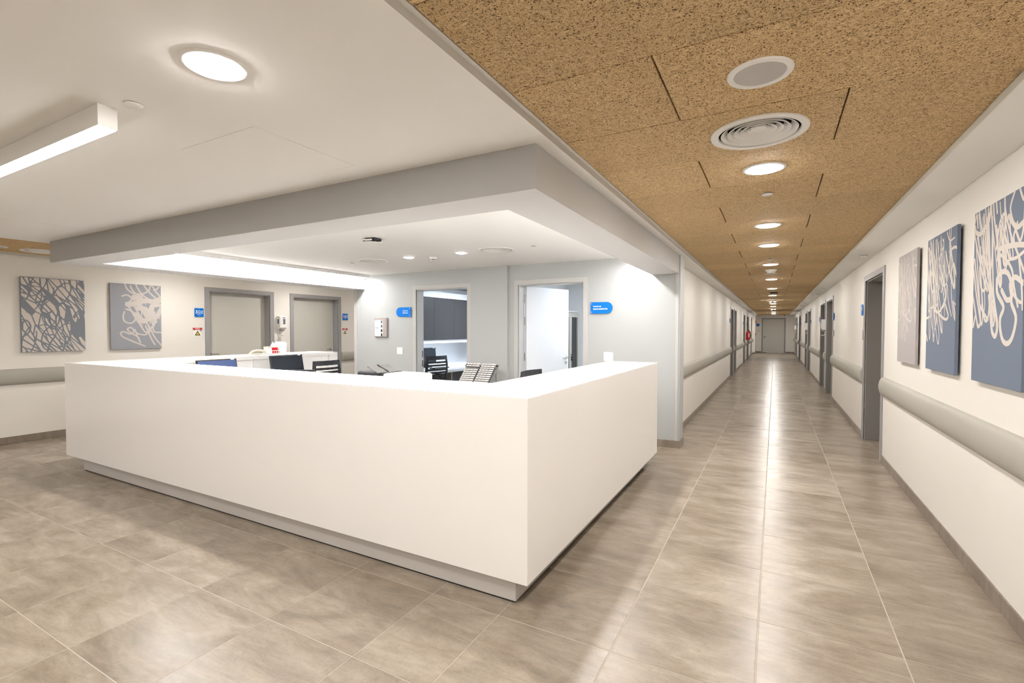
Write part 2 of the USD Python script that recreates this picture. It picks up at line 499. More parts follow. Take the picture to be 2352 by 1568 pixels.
# ------------------------------------------------------------------ ceilings
WX0, WX1 = -0.967, 0.803       # wood wool strip in the corridor
ceil = thing('ceiling', 'white plaster ceiling of the lobby with flush access panels', 'ceiling', kind='structure')
A1 = (-2.722, -2.118, 1.406, 2.008)
A2 = (-6.30, -5.69, 1.42, 2.026)
LW0, LW1 = -8.53, -6.98        # wood wool strip over the left corridor
lob = sbox(LW1 + 0.015, Y0, -0.985, SY0 + 0.3)
for a in (A1, A2):
    lob = lob.difference(sbox(a[0] - 0.0025, a[2] - 0.0025, a[1] + 0.0025, a[3] + 0.0025))
part(ceil, 'plaster_board', moved(extr(lob, 0.035), z=ZC), 'ceiling_white')
part(ceil, 'plaster_board', B(-1.062, -0.985, SY0 + 0.3, YB + 0.31, ZC, ZC + 0.035), 'ceiling_white')
part(ceil, 'plaster_board', B(XL - 0.02, -0.985, YB + 0.3, YE, ZC, ZC + 0.035), 'ceiling_white')
part(ceil, 'plaster_board', B(0.800, XR + 0.02, Y0, YE, ZC, ZC + 0.035), 'ceiling_white')
part(ceil, 'plaster_board', B(XF - 0.02, LW0, Y0, 13.0, ZC, ZC + 0.035), 'ceiling_white')
part(ceil, 'plaster_board', B(LW1, LW1 + 0.016, Y0, SY0 + 0.3, ZC, ZC + 0.035), 'ceiling_white')
part(ceil, 'plaster_board', B(LW1, -6.60, SY0 + 0.3, 13.0, ZC, ZC + 0.035), 'ceiling_white')
for a in (A1, A2):
    part(ceil, 'access_panel', CB(a[0], a[1], a[2], a[3], ZC - 0.001, ZC + 0.02, 0.001), 'ceiling_white')
part(ceil, 'void_cover', B(XF - 0.3, XR + 0.3, Y0 - 0.15, SY0 + 0.3, ZW + 0.06, ZW + 0.10), 'gap_dark')
part(ceil, 'void_cover', glue(B(-1.062, XR + 0.3, SY0 + 0.3, YE + 0.2, ZW + 0.06, ZW + 0.10), B(XF - 0.3, -6.60, SY0 + 0.3, 13.15, ZW + 0.06, ZW + 0.10)), 'gap_dark')
# trims along the wood wool
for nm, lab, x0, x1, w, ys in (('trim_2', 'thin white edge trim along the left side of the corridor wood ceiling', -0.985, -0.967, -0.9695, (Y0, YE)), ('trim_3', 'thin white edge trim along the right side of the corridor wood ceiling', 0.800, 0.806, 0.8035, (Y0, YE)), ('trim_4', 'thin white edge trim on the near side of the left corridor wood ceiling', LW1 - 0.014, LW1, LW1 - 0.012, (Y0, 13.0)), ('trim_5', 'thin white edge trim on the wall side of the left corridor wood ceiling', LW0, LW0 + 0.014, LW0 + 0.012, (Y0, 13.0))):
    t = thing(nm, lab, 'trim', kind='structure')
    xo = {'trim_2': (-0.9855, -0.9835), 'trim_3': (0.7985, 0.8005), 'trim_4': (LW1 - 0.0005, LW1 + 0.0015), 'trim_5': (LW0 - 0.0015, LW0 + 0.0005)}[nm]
    part(t, 'step_profile', B(xo[0], xo[1], ys[0], ys[1], ZC + 0.0005, ZW - 0.0005), 'profile_grey' if nm == 'trim_2' else 'profile_light')  # tinted strip on the step face, painting in the shade of the recess
    part(t, 'flange', B(min(x0, x1), max(x0, x1), ys[0], ys[1], ZW - 0.002, ZW + 0.012), 'trim_white')


def wool_ceiling(name, label, x0, x1, joints, y_first, n, pitch=0.6035, holes=()):
    t = thing(name, label, 'ceiling', kind='structure')
    for k in range(n):
        ya, yb = y_first + pitch * k, y_first + pitch * (k + 1)
        js = [x0] + joints[k % 2] + [x1]
        for a, b in zip(js[:-1], js[1:]):
            q = (a + 0.0035, b - 0.0035, ya + 0.0020, yb - 0.0020)
            hs = [h for h in holes if a < h[0] < b and ya - h[2] < h[1] < yb + h[2]]
            if hs:
                pg = sbox(q[0], q[2], q[1], q[3])
                for h in hs:
                    pg = pg.difference(shapely.Point(h[0], h[1]).buffer(h[2], 24))
                m = moved(extr(pg, 0.025), z=ZW)
            else:
                m = CB(*q, ZW, ZW + 0.025, 0.0025)
            part(t, 'panel', m, 'wood_wool')
    return t


HOLE1, HOLE2 = (-0.083, 2.672, 0.182), (-8.05, 2.535, 0.155)
k0 = 1.755 - 0.6035 * 10
wool_ceiling('ceiling_001', 'tan wood wool acoustic panel ceiling running down the corridor', WX0, WX1, [[-0.398], [0.250]], k0, 66, holes=[HOLE1])
wool_ceiling('ceiling_002', 'tan wood wool acoustic panel ceiling over the left corridor', LW0, LW1, [[-7.585], [-8.21]], 1.755 - 0.6035 * 6, 24, holes=[HOLE2])
cs = sbox(SX0 + 0.1, SY0 + 0.1, SX1 - 0.05, YB + 0.02)
for hx_ in (-4.896, -2.920):
    cs = cs.difference(shapely.Point(hx_, 4.99).buffer(0.182, 24))
single('ceiling_003', moved(extr(cs, 0.04), z=ZI), 'ceiling_white', 'white plaster ceiling inside the nurse station soffit', 'ceiling', kind='structure')
single('ceiling_004', B(-6.6, -3.95, YB + 0.16, 11.0, ZI, ZI + 0.04), 'ceiling_white', 'white ceiling of the doctors room', 'ceiling', kind='structure')
single('ceiling_005', B(-3.87, -1.40, YB + 0.16, 9.5, ZI, ZI + 0.04), 'ceiling_white', 'white ceiling of the medicine room', 'ceiling', kind='structure')

# soffit: three dropped beams around the station
sof = thing('soffit', 'grey dropped ceiling beam framing the nurse station on three sides', 'soffit', kind='structure')
IX0, IX1, IY = -6.42, -1.388, 2.502
cut = 0.02
part(sof, 'fascia', uni(B(SX0, SX1, SY0, SY0 + cut, SZ, ZC + 0.01), B(SX1 - cut, SX1, SY0 + cut - 0.01, YB + 0.01, SZ, ZC + 0.01), B(SX0, SX0 + cut, SY0 + cut - 0.01, YB + 0.01, SZ, ZC + 0.01)), 'soffit_grey')
e = 0.0015
part(sof, 'underside', uni(B(SX0 + e, SX1 - e, SY0 + e, IY, SZ - 0.002, SZ + 0.003), B(IX1, SX1 - e, IY - 0.01, YB, SZ - 0.002, SZ + 0.003), B(SX0 + e, IX0, IY - 0.01, YB, SZ - 0.002, SZ + 0.003)), 'soffit_under')
part(sof, 'inner_face', uni(B(IX0 - 0.015, IX1 + 0.015, IY - 0.015, IY, SZ + 0.003, ZI + 0.01), B(IX1, IX1 + 0.015, IY - 0.01, YB, SZ + 0.003, ZI + 0.01), B(IX0 - 0.015, IX0, IY - 0.01, YB, SZ + 0.003, ZI + 0.01)), 'ceiling_white')

# ------------------------------------------------------------------ doors
ndoor = [0]


def lever(facing='W', s=1, z=1.04):
    """lever handle with rose and key rosette, in wall coordinates (u, v, w)"""
    g = [trimesh.creation.cylinder(0.026, 0.008, sections=24), trimesh.creation.cylinder(0.010, 0.05, sections=16)]
    g[0].apply_translation((0, 0, 0.004))
    g[1].apply_translation((0, 0, 0.025))
    g.append(tube([(0, 0, 0.05), (-s * 0.06, 0.0, 0.052), (-s * 0.12, 0.0, 0.048)], 0.0095, 10))
    return moved(cat_(*g), y=z)


def key_rose(z=1.04):
    k = trimesh.creation.cylinder(0.024, 0.008, sections=24)
    k.apply_translation((0, z - 0.085, 0.004))
    return k


def corridor_door(facing, xface, y0, y1, label, depth=0.20, mats=('frame_grey', 'frame_dark', 'leaf_grey'), handle_at='near', zd=DOOR_Z):
    ndoor[0] += 1
    s = -1 if facing == 'W' else 1       # outward normal along x
    t = thing(f'door_{ndoor[0]}', label, 'door', kind='structure')

    def bx(a, b, ya, yb, za, zb, c=0.003):
        xa, xb = sorted((xface + s * a, xface + s * b))
        return CB(xa, xb, ya, yb, za, zb, c)
    part(t, 'door_frame', uni(bx(-0.01, 0.014, y0 - FR, y0, 0, zd + 0.072), bx(-0.01, 0.014, y1, y1 + FR, 0, zd + 0.072), bx(-0.01, 0.014, y0 - 0.01, y1 + 0.01, zd, zd + 0.072)), mats[0])
    part(t, 'jamb_lining', uni(bx(-depth, -0.01, y0 - 0.001, y0 + 0.014, 0, zd), bx(-depth, -0.01, y1 - 0.014, y1 + 0.001, 0, zd), bx(-depth, -0.01, y0, y1, zd - 0.014, zd + 0.001)), mats[1])
    leaf_ = part(t, 'door_leaf', bx(-depth - 0.045, -depth, y0 + 0.003, y1 - 0.003, 0.008, zd - 0.006), mats[2])
    yh = (y0 + 0.09) if handle_at == 'near' else (y1 - 0.09)
    sgn = (1 if handle_at == 'near' else -1)
    u_dir = -1 if facing == 'W' else 1
    part(leaf_, 'door_handle', onwall(lever(s=-sgn * u_dir), facing, (xface - s * depth, yh, 0)), 'chrome')
    part(leaf_, 'key_plate', onwall(key_rose(), facing, (xface - s * depth, yh, 0)), 'chrome')
    return t


def ordinal(i):
    return ['nearest', 'second', 'third', 'fourth', 'fifth', 'sixth', 'seventh', 'farthest'][i]


for i, (a, b) in enumerate(R_DOORS):
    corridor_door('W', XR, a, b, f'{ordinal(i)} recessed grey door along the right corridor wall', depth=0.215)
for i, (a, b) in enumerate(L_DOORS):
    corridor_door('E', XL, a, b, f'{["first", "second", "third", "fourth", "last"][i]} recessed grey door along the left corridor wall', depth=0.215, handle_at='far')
corridor_door('E', XF, *F_DOORS[0], 'beige-grey door of room 302 in a grey frame on the far left wall', depth=0.15, mats=('frame_grey', 'frame_grey', 'leaf_grey'))
corridor_door('E', XF, *F_DOORS[1], 'beige-grey door of room 303 in a grey frame beside the station corner', depth=0.15, mats=('frame_grey', 'frame_grey', 'leaf_grey'), handle_at='far')
# door at the corridor end
ndoor[0] += 1
t = thing(f'door_{ndoor[0]}', 'wide pale grey door closing the far end of the corridor', 'door', kind='structure')
part(t, 'door_frame', uni(CB(ED[0] - 0.06, ED[0], YE - 0.014, YE + 0.2, 0, 2.25), CB(ED[1], ED[1] + 0.06, YE - 0.014, YE + 0.2, 0, 2.25), CB(ED[0] - 0.01, ED[1] + 0.01, YE - 0.014, YE + 0.2, 2.19, 2.25)), 'frame_grey')
leaf_ = part(t, 'door_leaf', CB(ED[0] + 0.004, ED[1] - 0.004, YE + 0.03, YE + 0.075, 0.02, 2.186), 'leaf_grey')
part(t, 'threshold', CB(ED[0] + 0.25, ED[1], YE + 0.005, YE + 0.028, 0.0, 0.018, 0.002), 'chrome')
part(leaf_, 'door_handle', onwall(lever(s=-1), 'S', (ED[0] + 0.09, YE + 0.03, 0)), 'plastic_dark')
part(leaf_, 'key_plate', onwall(key_rose(), 'S', (ED[0] + 0.09, YE + 0.03, 0)), 'plastic_dark')


# doorways of the back wall (frames of light grey wood)
def doorway(dx, label, lx0, lx1):
    ndoor[0] += 1
    t = thing(f'door_{ndoor[0]}', label, 'door', kind='structure')
    x0, x1 = dx
    part(t, 'door_frame', uni(CB(lx0, x0, YB - 0.012, YB + 0.01, 0, FRAME_Z, 0.002), CB(x1, lx1, YB - 0.012, YB + 0.01, 0, FRAME_Z, 0.002), CB(x0 - 0.006, x1 + 0.006, YB - 0.0115, YB + 0.01, DOOR_Z, FRAME_Z - 0.0006, 0.002)), 'frame_light')
    part(t, 'jamb_lining', uni(B(x0 - 0.001, x0 + 0.012, YB + 0.01, YB + 0.174, 0, DOOR_Z), B(x1 - 0.012, x1 + 0.001, YB + 0.01, YB + 0.174, 0, DOOR_Z), B(x0, x1, YB + 0.01, YB + 0.174, DOOR_Z - 0.012, DOOR_Z + 0.001)), 'frame_light')
    return t


d1 = doorway(D1, 'open doorway to the doctors room with a light grey frame', -5.325, -4.160)
for z0 in (0.86, 1.02):
    part(d1, 'strike_plate', B(D1[0] + 0.010, D1[0] + 0.0135, YB + 0.135, YB + 0.155, z0, z0 + 0.11), 'gap_dark')
d2 = doorway(D2, 'open doorway to the medicine room with its white leaf swung inward', -3.401, -2.251)
hx, hy = D2[0] + 0.030, YB + 0.185
ang = math.atan2(7.41 - hy, -3.0 - hx)
leaf = CB(0, 0.965, -0.02, 0.02, 0.008, 2.142, 0.002)
hand = moved(onwall(lever(s=1), 'S'), x=0.90, y=-0.02)
hand2 = moved(onwall(lever(s=-1), 'N'), x=0.90, y=0.02)
R = trimesh.transformations.rotation_matrix(ang, (0, 0, 1))


def sw(m):
    m = m.copy()
    m.apply_transform(R)
    m.apply_translation((hx, hy, 0))
    return m


lf = part(d2, 'door_leaf', sw(leaf), 'desk_white', label='white door leaf standing open')
part(lf, 'door_handle', sw(hand), 'chrome', label='chrome lever handle')
part(lf, 'door_handle', sw(hand2), 'chrome')
part(lf, 'key_plate', sw(moved(onwall(key_rose(), 'S'), x=0.90, y=-0.02)), 'chrome')
for z0 in (0.30, 1.02, 1.56, 1.90):
    part(d2, 'hinge', cat_(cyl((hx - 0.012, hy - 0.006, z0), (hx - 0.012, hy - 0.006, z0 + 0.12), 0.009, 12), B(hx - 0.03, hx - 0.008, hy - 0.010, hy - 0.004, z0 + 0.01, z0 + 0.11)), 'steel')

# ------------------------------------------------------------------ nurse station counter
cnt = thing('reception_counter', 'large white U-shaped nurse station counter on a recessed grey plinth', 'counter')
TH = 0.04
IYF, IXR, IXL = 2.812, -1.688, -6.158      # inner edges of the raised top
c = 0.003
part(cnt, 'front_panel', CB(CX0, CX1, CY0, CY0 + TH, CBOT, CTOP - 0.002, c), 'counter_white')
part(cnt, 'side_panel', CB(CX1 - TH, CX1, CY0 + TH - 0.005, CY1, CBOT, CTOP - 0.002, c), 'counter_white')
part(cnt, 'side_panel', CB(CX0, CX0 + TH, CY0 + TH - 0.005, CY1, CBOT, CTOP - 0.002, c), 'counter_white')
top = sbox(CX0 + 0.001, CY0 + 0.001, CX1 - 0.001, CY1).difference(sbox(IXL, IYF, IXR, CY1 + 1))
part(cnt, 'countertop', moved(extr(top, 0.045), z=CTOP - 0.045), 'counter_white')
part(cnt, 'end_panel', CB(CX1 - 0.553, CX1 - TH, CY1 - 0.045, CY1, CBOT, CTOP - 0.044, 0.002), 'counter_white')
part(cnt, 'end_panel', CB(CX0 + TH, IXL, CY1 - 0.16, CY1, CBOT, CTOP - 0.044, 0.002), 'counter_white')
# inner back panels of the left run, one by one with seams
ys = [IYF + 0.4, 4.06, 5.18, CY1 - 0.162]
for a, b in zip(ys[:-1], ys[1:]):
    part(cnt, 'inner_panel', CB(IXL - 0.05, IXL - 0.03, a + 0.0018, b - 0.0018, 0.75, CTOP - 0.046, 0.001), 'counter_white')
part(cnt, 'inner_panel', CB(IXL + 0.02, IXR - 0.02, IYF - 0.06, IYF - 0.04, 0.75, CTOP - 0.046, 0.001), 'counter_white')
part(cnt, 'inner_panel', CB(IXR + 0.03, IXR + 0.05, IYF, CY1 - 0.05, 0.75, CTOP - 0.046, 0.001), 'counter_white')
desk = sbox(CX0 + TH, CY0 + TH, CX1 - TH, CY1 - 0.01).difference(sbox(-5.72, 3.24, -2.22, CY1 + 1))
part(cnt, 'desk_worktop', moved(extr(desk, 0.04), z=0.70), 'counter_white')
pl = sbox(-6.392, 2.294, -1.222, 5.244).difference(sbox(-6.0, 2.75, -1.65, 6))
part(cnt, 'plinth', moved(extr(pl, CBOT - 0.012), z=0.012), 'plinth_grey')
pl2 = sbox(-6.385, 2.300, -1.229, 5.238).difference(sbox(-6.0, 2.75, -1.65, 6))
part(cnt, 'plinth_seal', moved(extr(pl2, 0.013), z=0.0), 'gap_dark')

# ------------------------------------------------------------------ ceiling lights
def downlight_proto(name, label, loc, glowmat, r=0.105, group=None):
    t = thing(name, label, 'ceiling light', loc, group=group)
    ring = lathe([(r - 0.012, 0.006), (r - 0.012, -0.002), (r - 0.010, -0.005), (r, -0.006), (r + 0.012, -0.003), (r + 0.013, 0.001), (r + 0.013, 0.006), (r - 0.012, 0.006)])
    part(t, 'trim_ring', ring, 'plastic_white', smooth=40)
    ro = r - 0.0125
    disc = lathe([(0.0005, 0.001), (ro, 0.001), (ro, -0.004), (ro * 0.92, -0.010), (ro * 0.6, -0.014), (0.0005, -0.015), (0.0005, 0.001)], 48)
    part(t, 'diffuser', disc, glowmat, label='glowing white diffuser')
    return t


G = 'round downlights in the wood corridor ceiling'
corr_y = [3.285, 5.077, 6.271, 8.115, 10.504, 12.879, 15.485, 20.27, 22.73, 29.9, 33.0]
corr_lab = ['nearest lit round downlight in the corridor wood ceiling, beyond the ring air diffuser', 'second lit round downlight along the corridor wood ceiling', 'third lit round downlight along the corridor wood ceiling', 'fourth lit round downlight, just before the white alarm sounder', 'fifth lit round downlight, just past the white alarm sounder', 'sixth lit round downlight, just before the first black box sign', 'seventh lit round downlight, just past the first black box sign', 'eighth lit round downlight, past the first twin spot lamp', 'ninth lit round downlight far down the corridor ceiling', 'tenth lit round downlight near the corridor end, before the last twin spot lamp', 'farthest lit round downlight close to the end wall of the corridor']
p0 = downlight_proto('downlight', corr_lab[0], (-0.070, corr_y[0], ZW), 'glow_corridor', group=G)
for y, lab in zip(corr_y[1:], corr_lab[1:]):
    dup(p0, lab, (-0.070, y, ZW), group=G)
for y, w_ in ((1.24, 'just above the picture'), (-0.3, 'straight over the viewpoint'), (-2.1, 'behind the viewpoint'), (-3.9, 'farthest behind the viewpoint')):
    dup(p0, f'lit round downlight in the corridor wood ceiling, {w_}', (-0.070, y, ZW), group='downlights above and behind the viewpoint')
q0 = downlight_proto('lobby_downlight', 'lit round downlight in the white lobby ceiling', (-1.752, 1.020, ZC), 'glow_lobby', r=0.098)
for x, y, w_ in ((-1.752, -1.3, 'left behind the viewpoint'), (-4.9, -0.9, 'beyond the left picture edge'), (-4.9, -3.0, 'far left behind the viewpoint'), (-1.752, -3.4, 'near the wall behind the viewpoint'), (-7.75, 0.4, 'in the wood strip left of the picture'), (-7.75, -2.2, 'in the wood strip far behind')):
    dup(q0, f'lit round lobby downlight outside the picture, {w_}', (x, y, ZC if x > -7 else ZW), group='lobby downlights outside the picture')
for y, w_ in ((4.2, 'before door 302'), (6.6, 'between doors 302 and 303'), (9.4, 'past door 303')):
    dup(q0, f'lit round downlight over the left corridor hidden by the soffit, {w_}', (-7.75, y, ZW), group='left corridor downlights behind the soffit')
s0 = downlight_proto('station_downlight', 'lit round downlight on the left in the nurse station ceiling', (-4.239, 4.953, ZI), 'glow_station', r=0.078, group='station downlights')
dup(s0, 'lit round downlight on the right in the nurse station ceiling', (-3.415, 4.961, ZI), group='station downlights')


def linear(name, label, x0, x1, y0, y1, ztop, zbot, glowmat, group=None):
    loc = ((x0 + x1) / 2, (y0 + y1) / 2, ztop)
    t = thing(name, label, 'linear light', loc, group=group)
    a, b, hh = (x1 - x0) / 2, (y1 - y0) / 2, ztop - zbot
    part(t, 'housing', CB(-a, a, -b, b, -hh + 0.006, 0, 0.0015), 'plastic_white')
    part(t, 'diffuser', RB(-a + 0.004, a - 0.004, -b + 0.004, b - 0.004, -hh, -hh + 0.012, 0.004), glowmat, label='glowing bottom diffuser')
    return t


linear('linear_light', 'lit linear ceiling light with white housing in the lobby at upper left', -5.3, -2.462, 0.952, 1.022, ZC, ZC - 0.095, 'glow_lobby_strip')
GS = 'linear lights inside the station soffit'
linear('soffit_light', 'lit linear light along the left soffit beam above the white inner face', -6.295, -6.225, 2.72, 6.24, ZI, ZI - 0.06, 'glow_strip', GS)
linear('soffit_light', 'linear light hidden behind the right soffit beam', -1.62, -1.55, 2.72, 6.20, ZI, ZI - 0.06, 'glow_strip', GS)
linear('soffit_light', 'linear light hidden behind the front soffit beam', -6.05, -1.80, 2.70, 2.77, ZI, ZI - 0.06, 'glow_strip', GS)
for nm, x0, x1, y0, y1 in (('doctors', -5.6, -4.4, 8.0, 9.2), ('medicine', -2.6, -1.8, 7.3, 8.5)):
    t = thing('ceiling_panel_light', f'cool square light panel in the {nm} room ceiling, hidden above the doorway', 'ceiling light', ((x0 + x1) / 2, (y0 + y1) / 2, ZI))
    a, b = (x1 - x0) / 2, (y1 - y0) / 2
    part(t, 'frame', CB(-a, a, -b, b, -0.012, 0, 0.002), 'plastic_white')
    part(t, 'diffuser', B(-a + 0.02, a - 0.02, -b + 0.02, b - 0.02, -0.016, -0.011), 'glow_room')

# ------------------------------------------------------------------ ceiling devices
t = thing('ceiling_speaker', 'round white ceiling speaker with grey mesh grille in the wood ceiling', 'speaker', (-0.063, 2.062, ZW))
part(t, 'bezel', lathe([(0.088, 0.004), (0.088, -0.004), (0.092, -0.008), (0.110, -0.007), (0.114, -0.002), (0.114, 0.004), (0.088, 0.004)]), 'plastic_white', smooth=40)
simple('grille', (0.50, 0.485, 0.47), 0.6)
g = trimesh.creation.cylinder(0.088, 0.004, sections=64)
g.apply_translation((0, 0, -0.003))
part(t, 'grille', g, 'grille')


def ring_diffuser(label, loc, r=0.215, group=None):
    t = thing('air_diffuser', label, 'air diffuser', loc, group=group)
    part(t, 'flange', lathe([(r - 0.036, 0.004), (r - 0.033, -0.006), (r - 0.012, -0.010), (r, -0.006), (r + 0.002, 0.0), (r, 0.004), (r - 0.036, 0.004)], 72), 'plastic_white', smooth=40)
    part(t, 'throat', lathe([(r - 0.034, 0.004), (r - 0.048, 0.055), (0.001, 0.056), (0.001, 0.060), (r - 0.04, 0.060), (r - 0.030, 0.004), (r - 0.034, 0.004)], 72), 'plastic_dark', smooth=40)
    k = 5
    for i in range(k):
        a = (r - 0.046) * (1 - i / (k + 0.6))
        ri = a - 0.030
        zz = -0.004 + 0.0035 * i
        part(t, 'ring', lathe([(a, zz), (a + 0.0015, zz + 0.002), (ri + 0.002, zz + 0.032), (ri, zz + 0.031), (a - 0.0015, zz + 0.0005), (a, zz)], 64), 'plastic_white', smooth=40)
    part(t, 'core', lathe([(0.0005, 0.010), (0.028, 0.010), (0.036, 0.014), (0.020, 0.030), (0.0005, 0.032), (0.0005, 0.010)], 48), 'plastic_white', smooth=40)
    return t


ad = ring_diffuser('large round white air diffuser with concentric rings in the corridor wood ceiling', (-0.083, 2.672, ZW - 0.001))
GD = 'ring air diffusers in the station ceiling'
dup(ad, 'round white air diffuser in the station ceiling near the left soffit light', (-4.896, 4.99, ZI - 0.001), group=GD)
dup(ad, 'round white air diffuser in the station ceiling right of both downlights', (-2.920, 4.99, ZI - 0.001), group=GD)
dup(ad, 'round white air diffuser in the left corridor wood ceiling cut off by the soffit corner', (-8.05, 2.535, ZW - 0.001))
t = thing('ceiling_speaker', 'round white ceiling speaker at the left picture edge in the left corridor wood ceiling', 'speaker', (-8.045, 2.10, ZW))
part(t, 'bezel', lathe([(0.088, 0.004), (0.088, -0.004), (0.092, -0.008), (0.110, -0.007), (0.114, -0.002), (0.114, 0.004), (0.088, 0.004)]), 'plastic_white', smooth=40)
part(t, 'grille', g, 'grille')


def sprinkler(label, loc, r=0.036, group=None):
    t = thing('sprinkler_cover', label, 'sprinkler', loc, group=group)
    part(t, 'cap', lathe([(0.0005, -0.011), (r, -0.011), (r, -0.008), (r - 0.003, -0.007), (0.0005, -0.007), (0.0005, -0.011)], 32), 'plastic_white')
    part(t, 'neck', lathe([(0.0005, 0.0), (r - 0.012, 0.0), (r - 0.012, -0.008), (0.0005, -0.008), (0.0005, 0.0)], 24), 'plastic_grey')
    return t


sp0 = sprinkler('flat white sprinkler cap after the nearest corridor downlight', (-0.060, 3.888, ZW))
dup(sp0, 'flat white sprinkler cap just before the fourth corridor downlight', (-0.066, 7.50, ZW))
dup(sp0, 'small white sprinkler cap left of the air diffuser in the station ceiling', (-5.339, 5.01, ZI))
dup(sp0, 'small white sprinkler cap at the right of the station ceiling', (-2.414, 4.963, ZI))
t = thing('smoke_detector', 'round white detector cap beside the linear light in the lobby ceiling', 'smoke detector', (-2.348, 1.030, ZC))
part(t, 'base', lathe([(0.0005, 0), (0.030, 0), (0.031, -0.003), (0.029, -0.004), (0.0005, -0.004), (0.0005, 0)], 40), 'plastic_grey')
part(t, 'cover', lathe([(0.0005, -0.012), (0.022, -0.011), (0.030, -0.009), (0.0335, -0.005), (0.0335, -0.003), (0.0005, -0.003), (0.0005, -0.012)], 40), 'plastic_white', smooth=40)


def detector(label, loc, group=None):
    t = thing('smoke_detector', label, 'smoke detector', loc, group=group)
    part(t, 'base', lathe([(0.0005, 0), (0.052, 0), (0.050, -0.012), (0.034, -0.030), (0.0005, -0.030), (0.0005, 0)], 40), 'plastic_white', smooth=30)
    part(t, 'vent_ring', lathe([(0.0005, -0.030), (0.030, -0.030), (0.030, -0.040), (0.0005, -0.040), (0.0005, -0.030)], 32), 'plastic_dark')
    part(t, 'cap', lathe([(0.0005, -0.039), (0.034, -0.039), (0.032, -0.046), (0.0005, -0.049), (0.0005, -0.039)], 32), 'plastic_white', smooth=30)
    return t


dt0 = detector('white conical smoke detector between the two station downlights', (-3.952, 5.10, ZI))
t = thing('alarm_sounder', 'white conical alarm sounder with flat plate hanging past the fourth corridor downlight', 'alarm', (-0.068, 8.85, ZW))
part(t, 'body', lathe([(0.0005, 0), (0.085, 0), (0.083, -0.01), (0.048, -0.058), (0.0005, -0.058), (0.0005, 0)], 40), 'plastic_white', smooth=30)
part(t, 'vent_ring', lathe([(0.0005, -0.05), (0.040, -0.05), (0.040, -0.066), (0.0005, -0.066), (0.0005, -0.05)], 32), 'plastic_dark')
part(t, 'plate', lathe([(0.0005, -0.066), (0.105, -0.066), (0.107, -0.069), (0.105, -0.072), (0.0005, -0.074), (0.0005, -0.066)], 48), 'plastic_beige', smooth=30)
t = thing('wireless_dome', 'white curved ceiling device on a black mount in the station ceiling', 'ceiling device', (-3.71, 3.76, ZI))
part(t, 'mount', RB(-0.085, 0.085, -0.055, 0.055, -0.030, 0.0, 0.012), 'plastic_black')
part(t, 'bracket', tube([(-0.07, -0.05, -0.012), (-0.02, -0.072, -0.024), (0.05, -0.066, -0.024)], 0.010), 'card_white')
sph = trimesh.creation.cylinder(0.105, 0.006, sections=48)
sph = lathe([(0.0005, -0.036), (0.05, -0.037), (0.105, -0.046), (0.108, -0.050), (0.06, -0.052), (0.0005, -0.052), (0.0005, -0.036)], 48)
part(t, 'cover', sph, 'plastic_white', smooth=30)


def twin(label, y, group='twin spot emergency lamps'):
    t = thing('emergency_lamp', label, 'emergency light', (-0.075, y, ZW), group=group)
    part(t, 'housing', RB(-0.14, 0.14, -0.035, 0.035, -0.030, 0.0, 0.008), 'plastic_white')
    for s in (-1, 1):
        d = trimesh.creation.cylinder(0.030, 0.03, sections=24)
        d.apply_translation((s * 0.062, 0, -0.035))
        part(t, 'lamp_head', d, 'plastic_white')
        d = trimesh.creation.cylinder(0.027, 0.004, sections=24)
        d.apply_translation((s * 0.062, 0, -0.052))
        part(t, 'lens', d, 'glow_spot')
    return t


tw0 = twin('nearest twin spot emergency lamp past the first black box sign', 17.99)
dup(tw0, 'twin spot emergency lamp just before the second black box sign', (-0.075, 25.0, ZW))
dup(tw0, 'farthest twin spot emergency lamp at the corridor end', (-0.075, 31.6, ZW))
for y, lab in ((13.95, 'first black hanging box sign in the corridor ceiling'), (26.9, 'second black hanging box sign near the corridor end')):
    t = thing('exit_sign_box', lab, 'sign', (-0.037, y, ZW))
    part(t, 'box', CB(-0.085, 0.085, -0.03, 0.03, -0.045, -0.012, 0.003), 'mesh_black')
    part(t, 'mount_plate', CB(-0.095, 0.095, -0.035, 0.035, -0.012, 0, 0.002), 'plastic_beige')


def dome(label, loc, r=0.034, group=None):
    t = thing('door_signal_lamp', label, 'signal lamp', loc, group=group)
    part(t, 'base', lathe([(0.0005, 0), (r + 0.006, 0), (r + 0.006, -0.006), (0.0005, -0.006), (0.0005, 0)], 24), 'plastic_grey')
    part(t, 'dome', lathe([(r, -0.006), (r * 0.92, -0.020), (r * 0.6, -0.032), (0.0005, -0.036), (0.0005, -0.006), (r, -0.006)], 24), 'plastic_white', smooth=30)
    return t


GL = 'signal lamps on the corridor ceiling border'
dm0 = dome('small dome signal lamp on the white ceiling border, nearest on the right', (0.966, 7.43, ZC), group=GL)
for y, lab in ((13.08, 'second small dome signal lamp on the right ceiling border, before the paired doors'), (14.80, 'third small dome signal lamp on the right ceiling border, at the paired doors'), (20.25, 'fourth small dome signal lamp on the right ceiling border'), (21.76, 'fifth small dome signal lamp on the right ceiling border'), (27.4, 'sixth small dome signal lamp on the right ceiling border'), (31.1, 'seventh small dome signal lamp on the right ceiling border')):
    dup(dm0, lab, (0.966, y, ZC), group=GL)
GL2 = 'signal lamps over the doors on the far left'
dup(dm0, 'small dome signal lamp on the ceiling border above the 302 door', (XF + 0.11, 5.48, ZC), group=GL2)
dup(dm0, 'small dome signal lamp over the far left door beside the station corner', (XF + 0.11, 7.15, ZC), group=GL2)

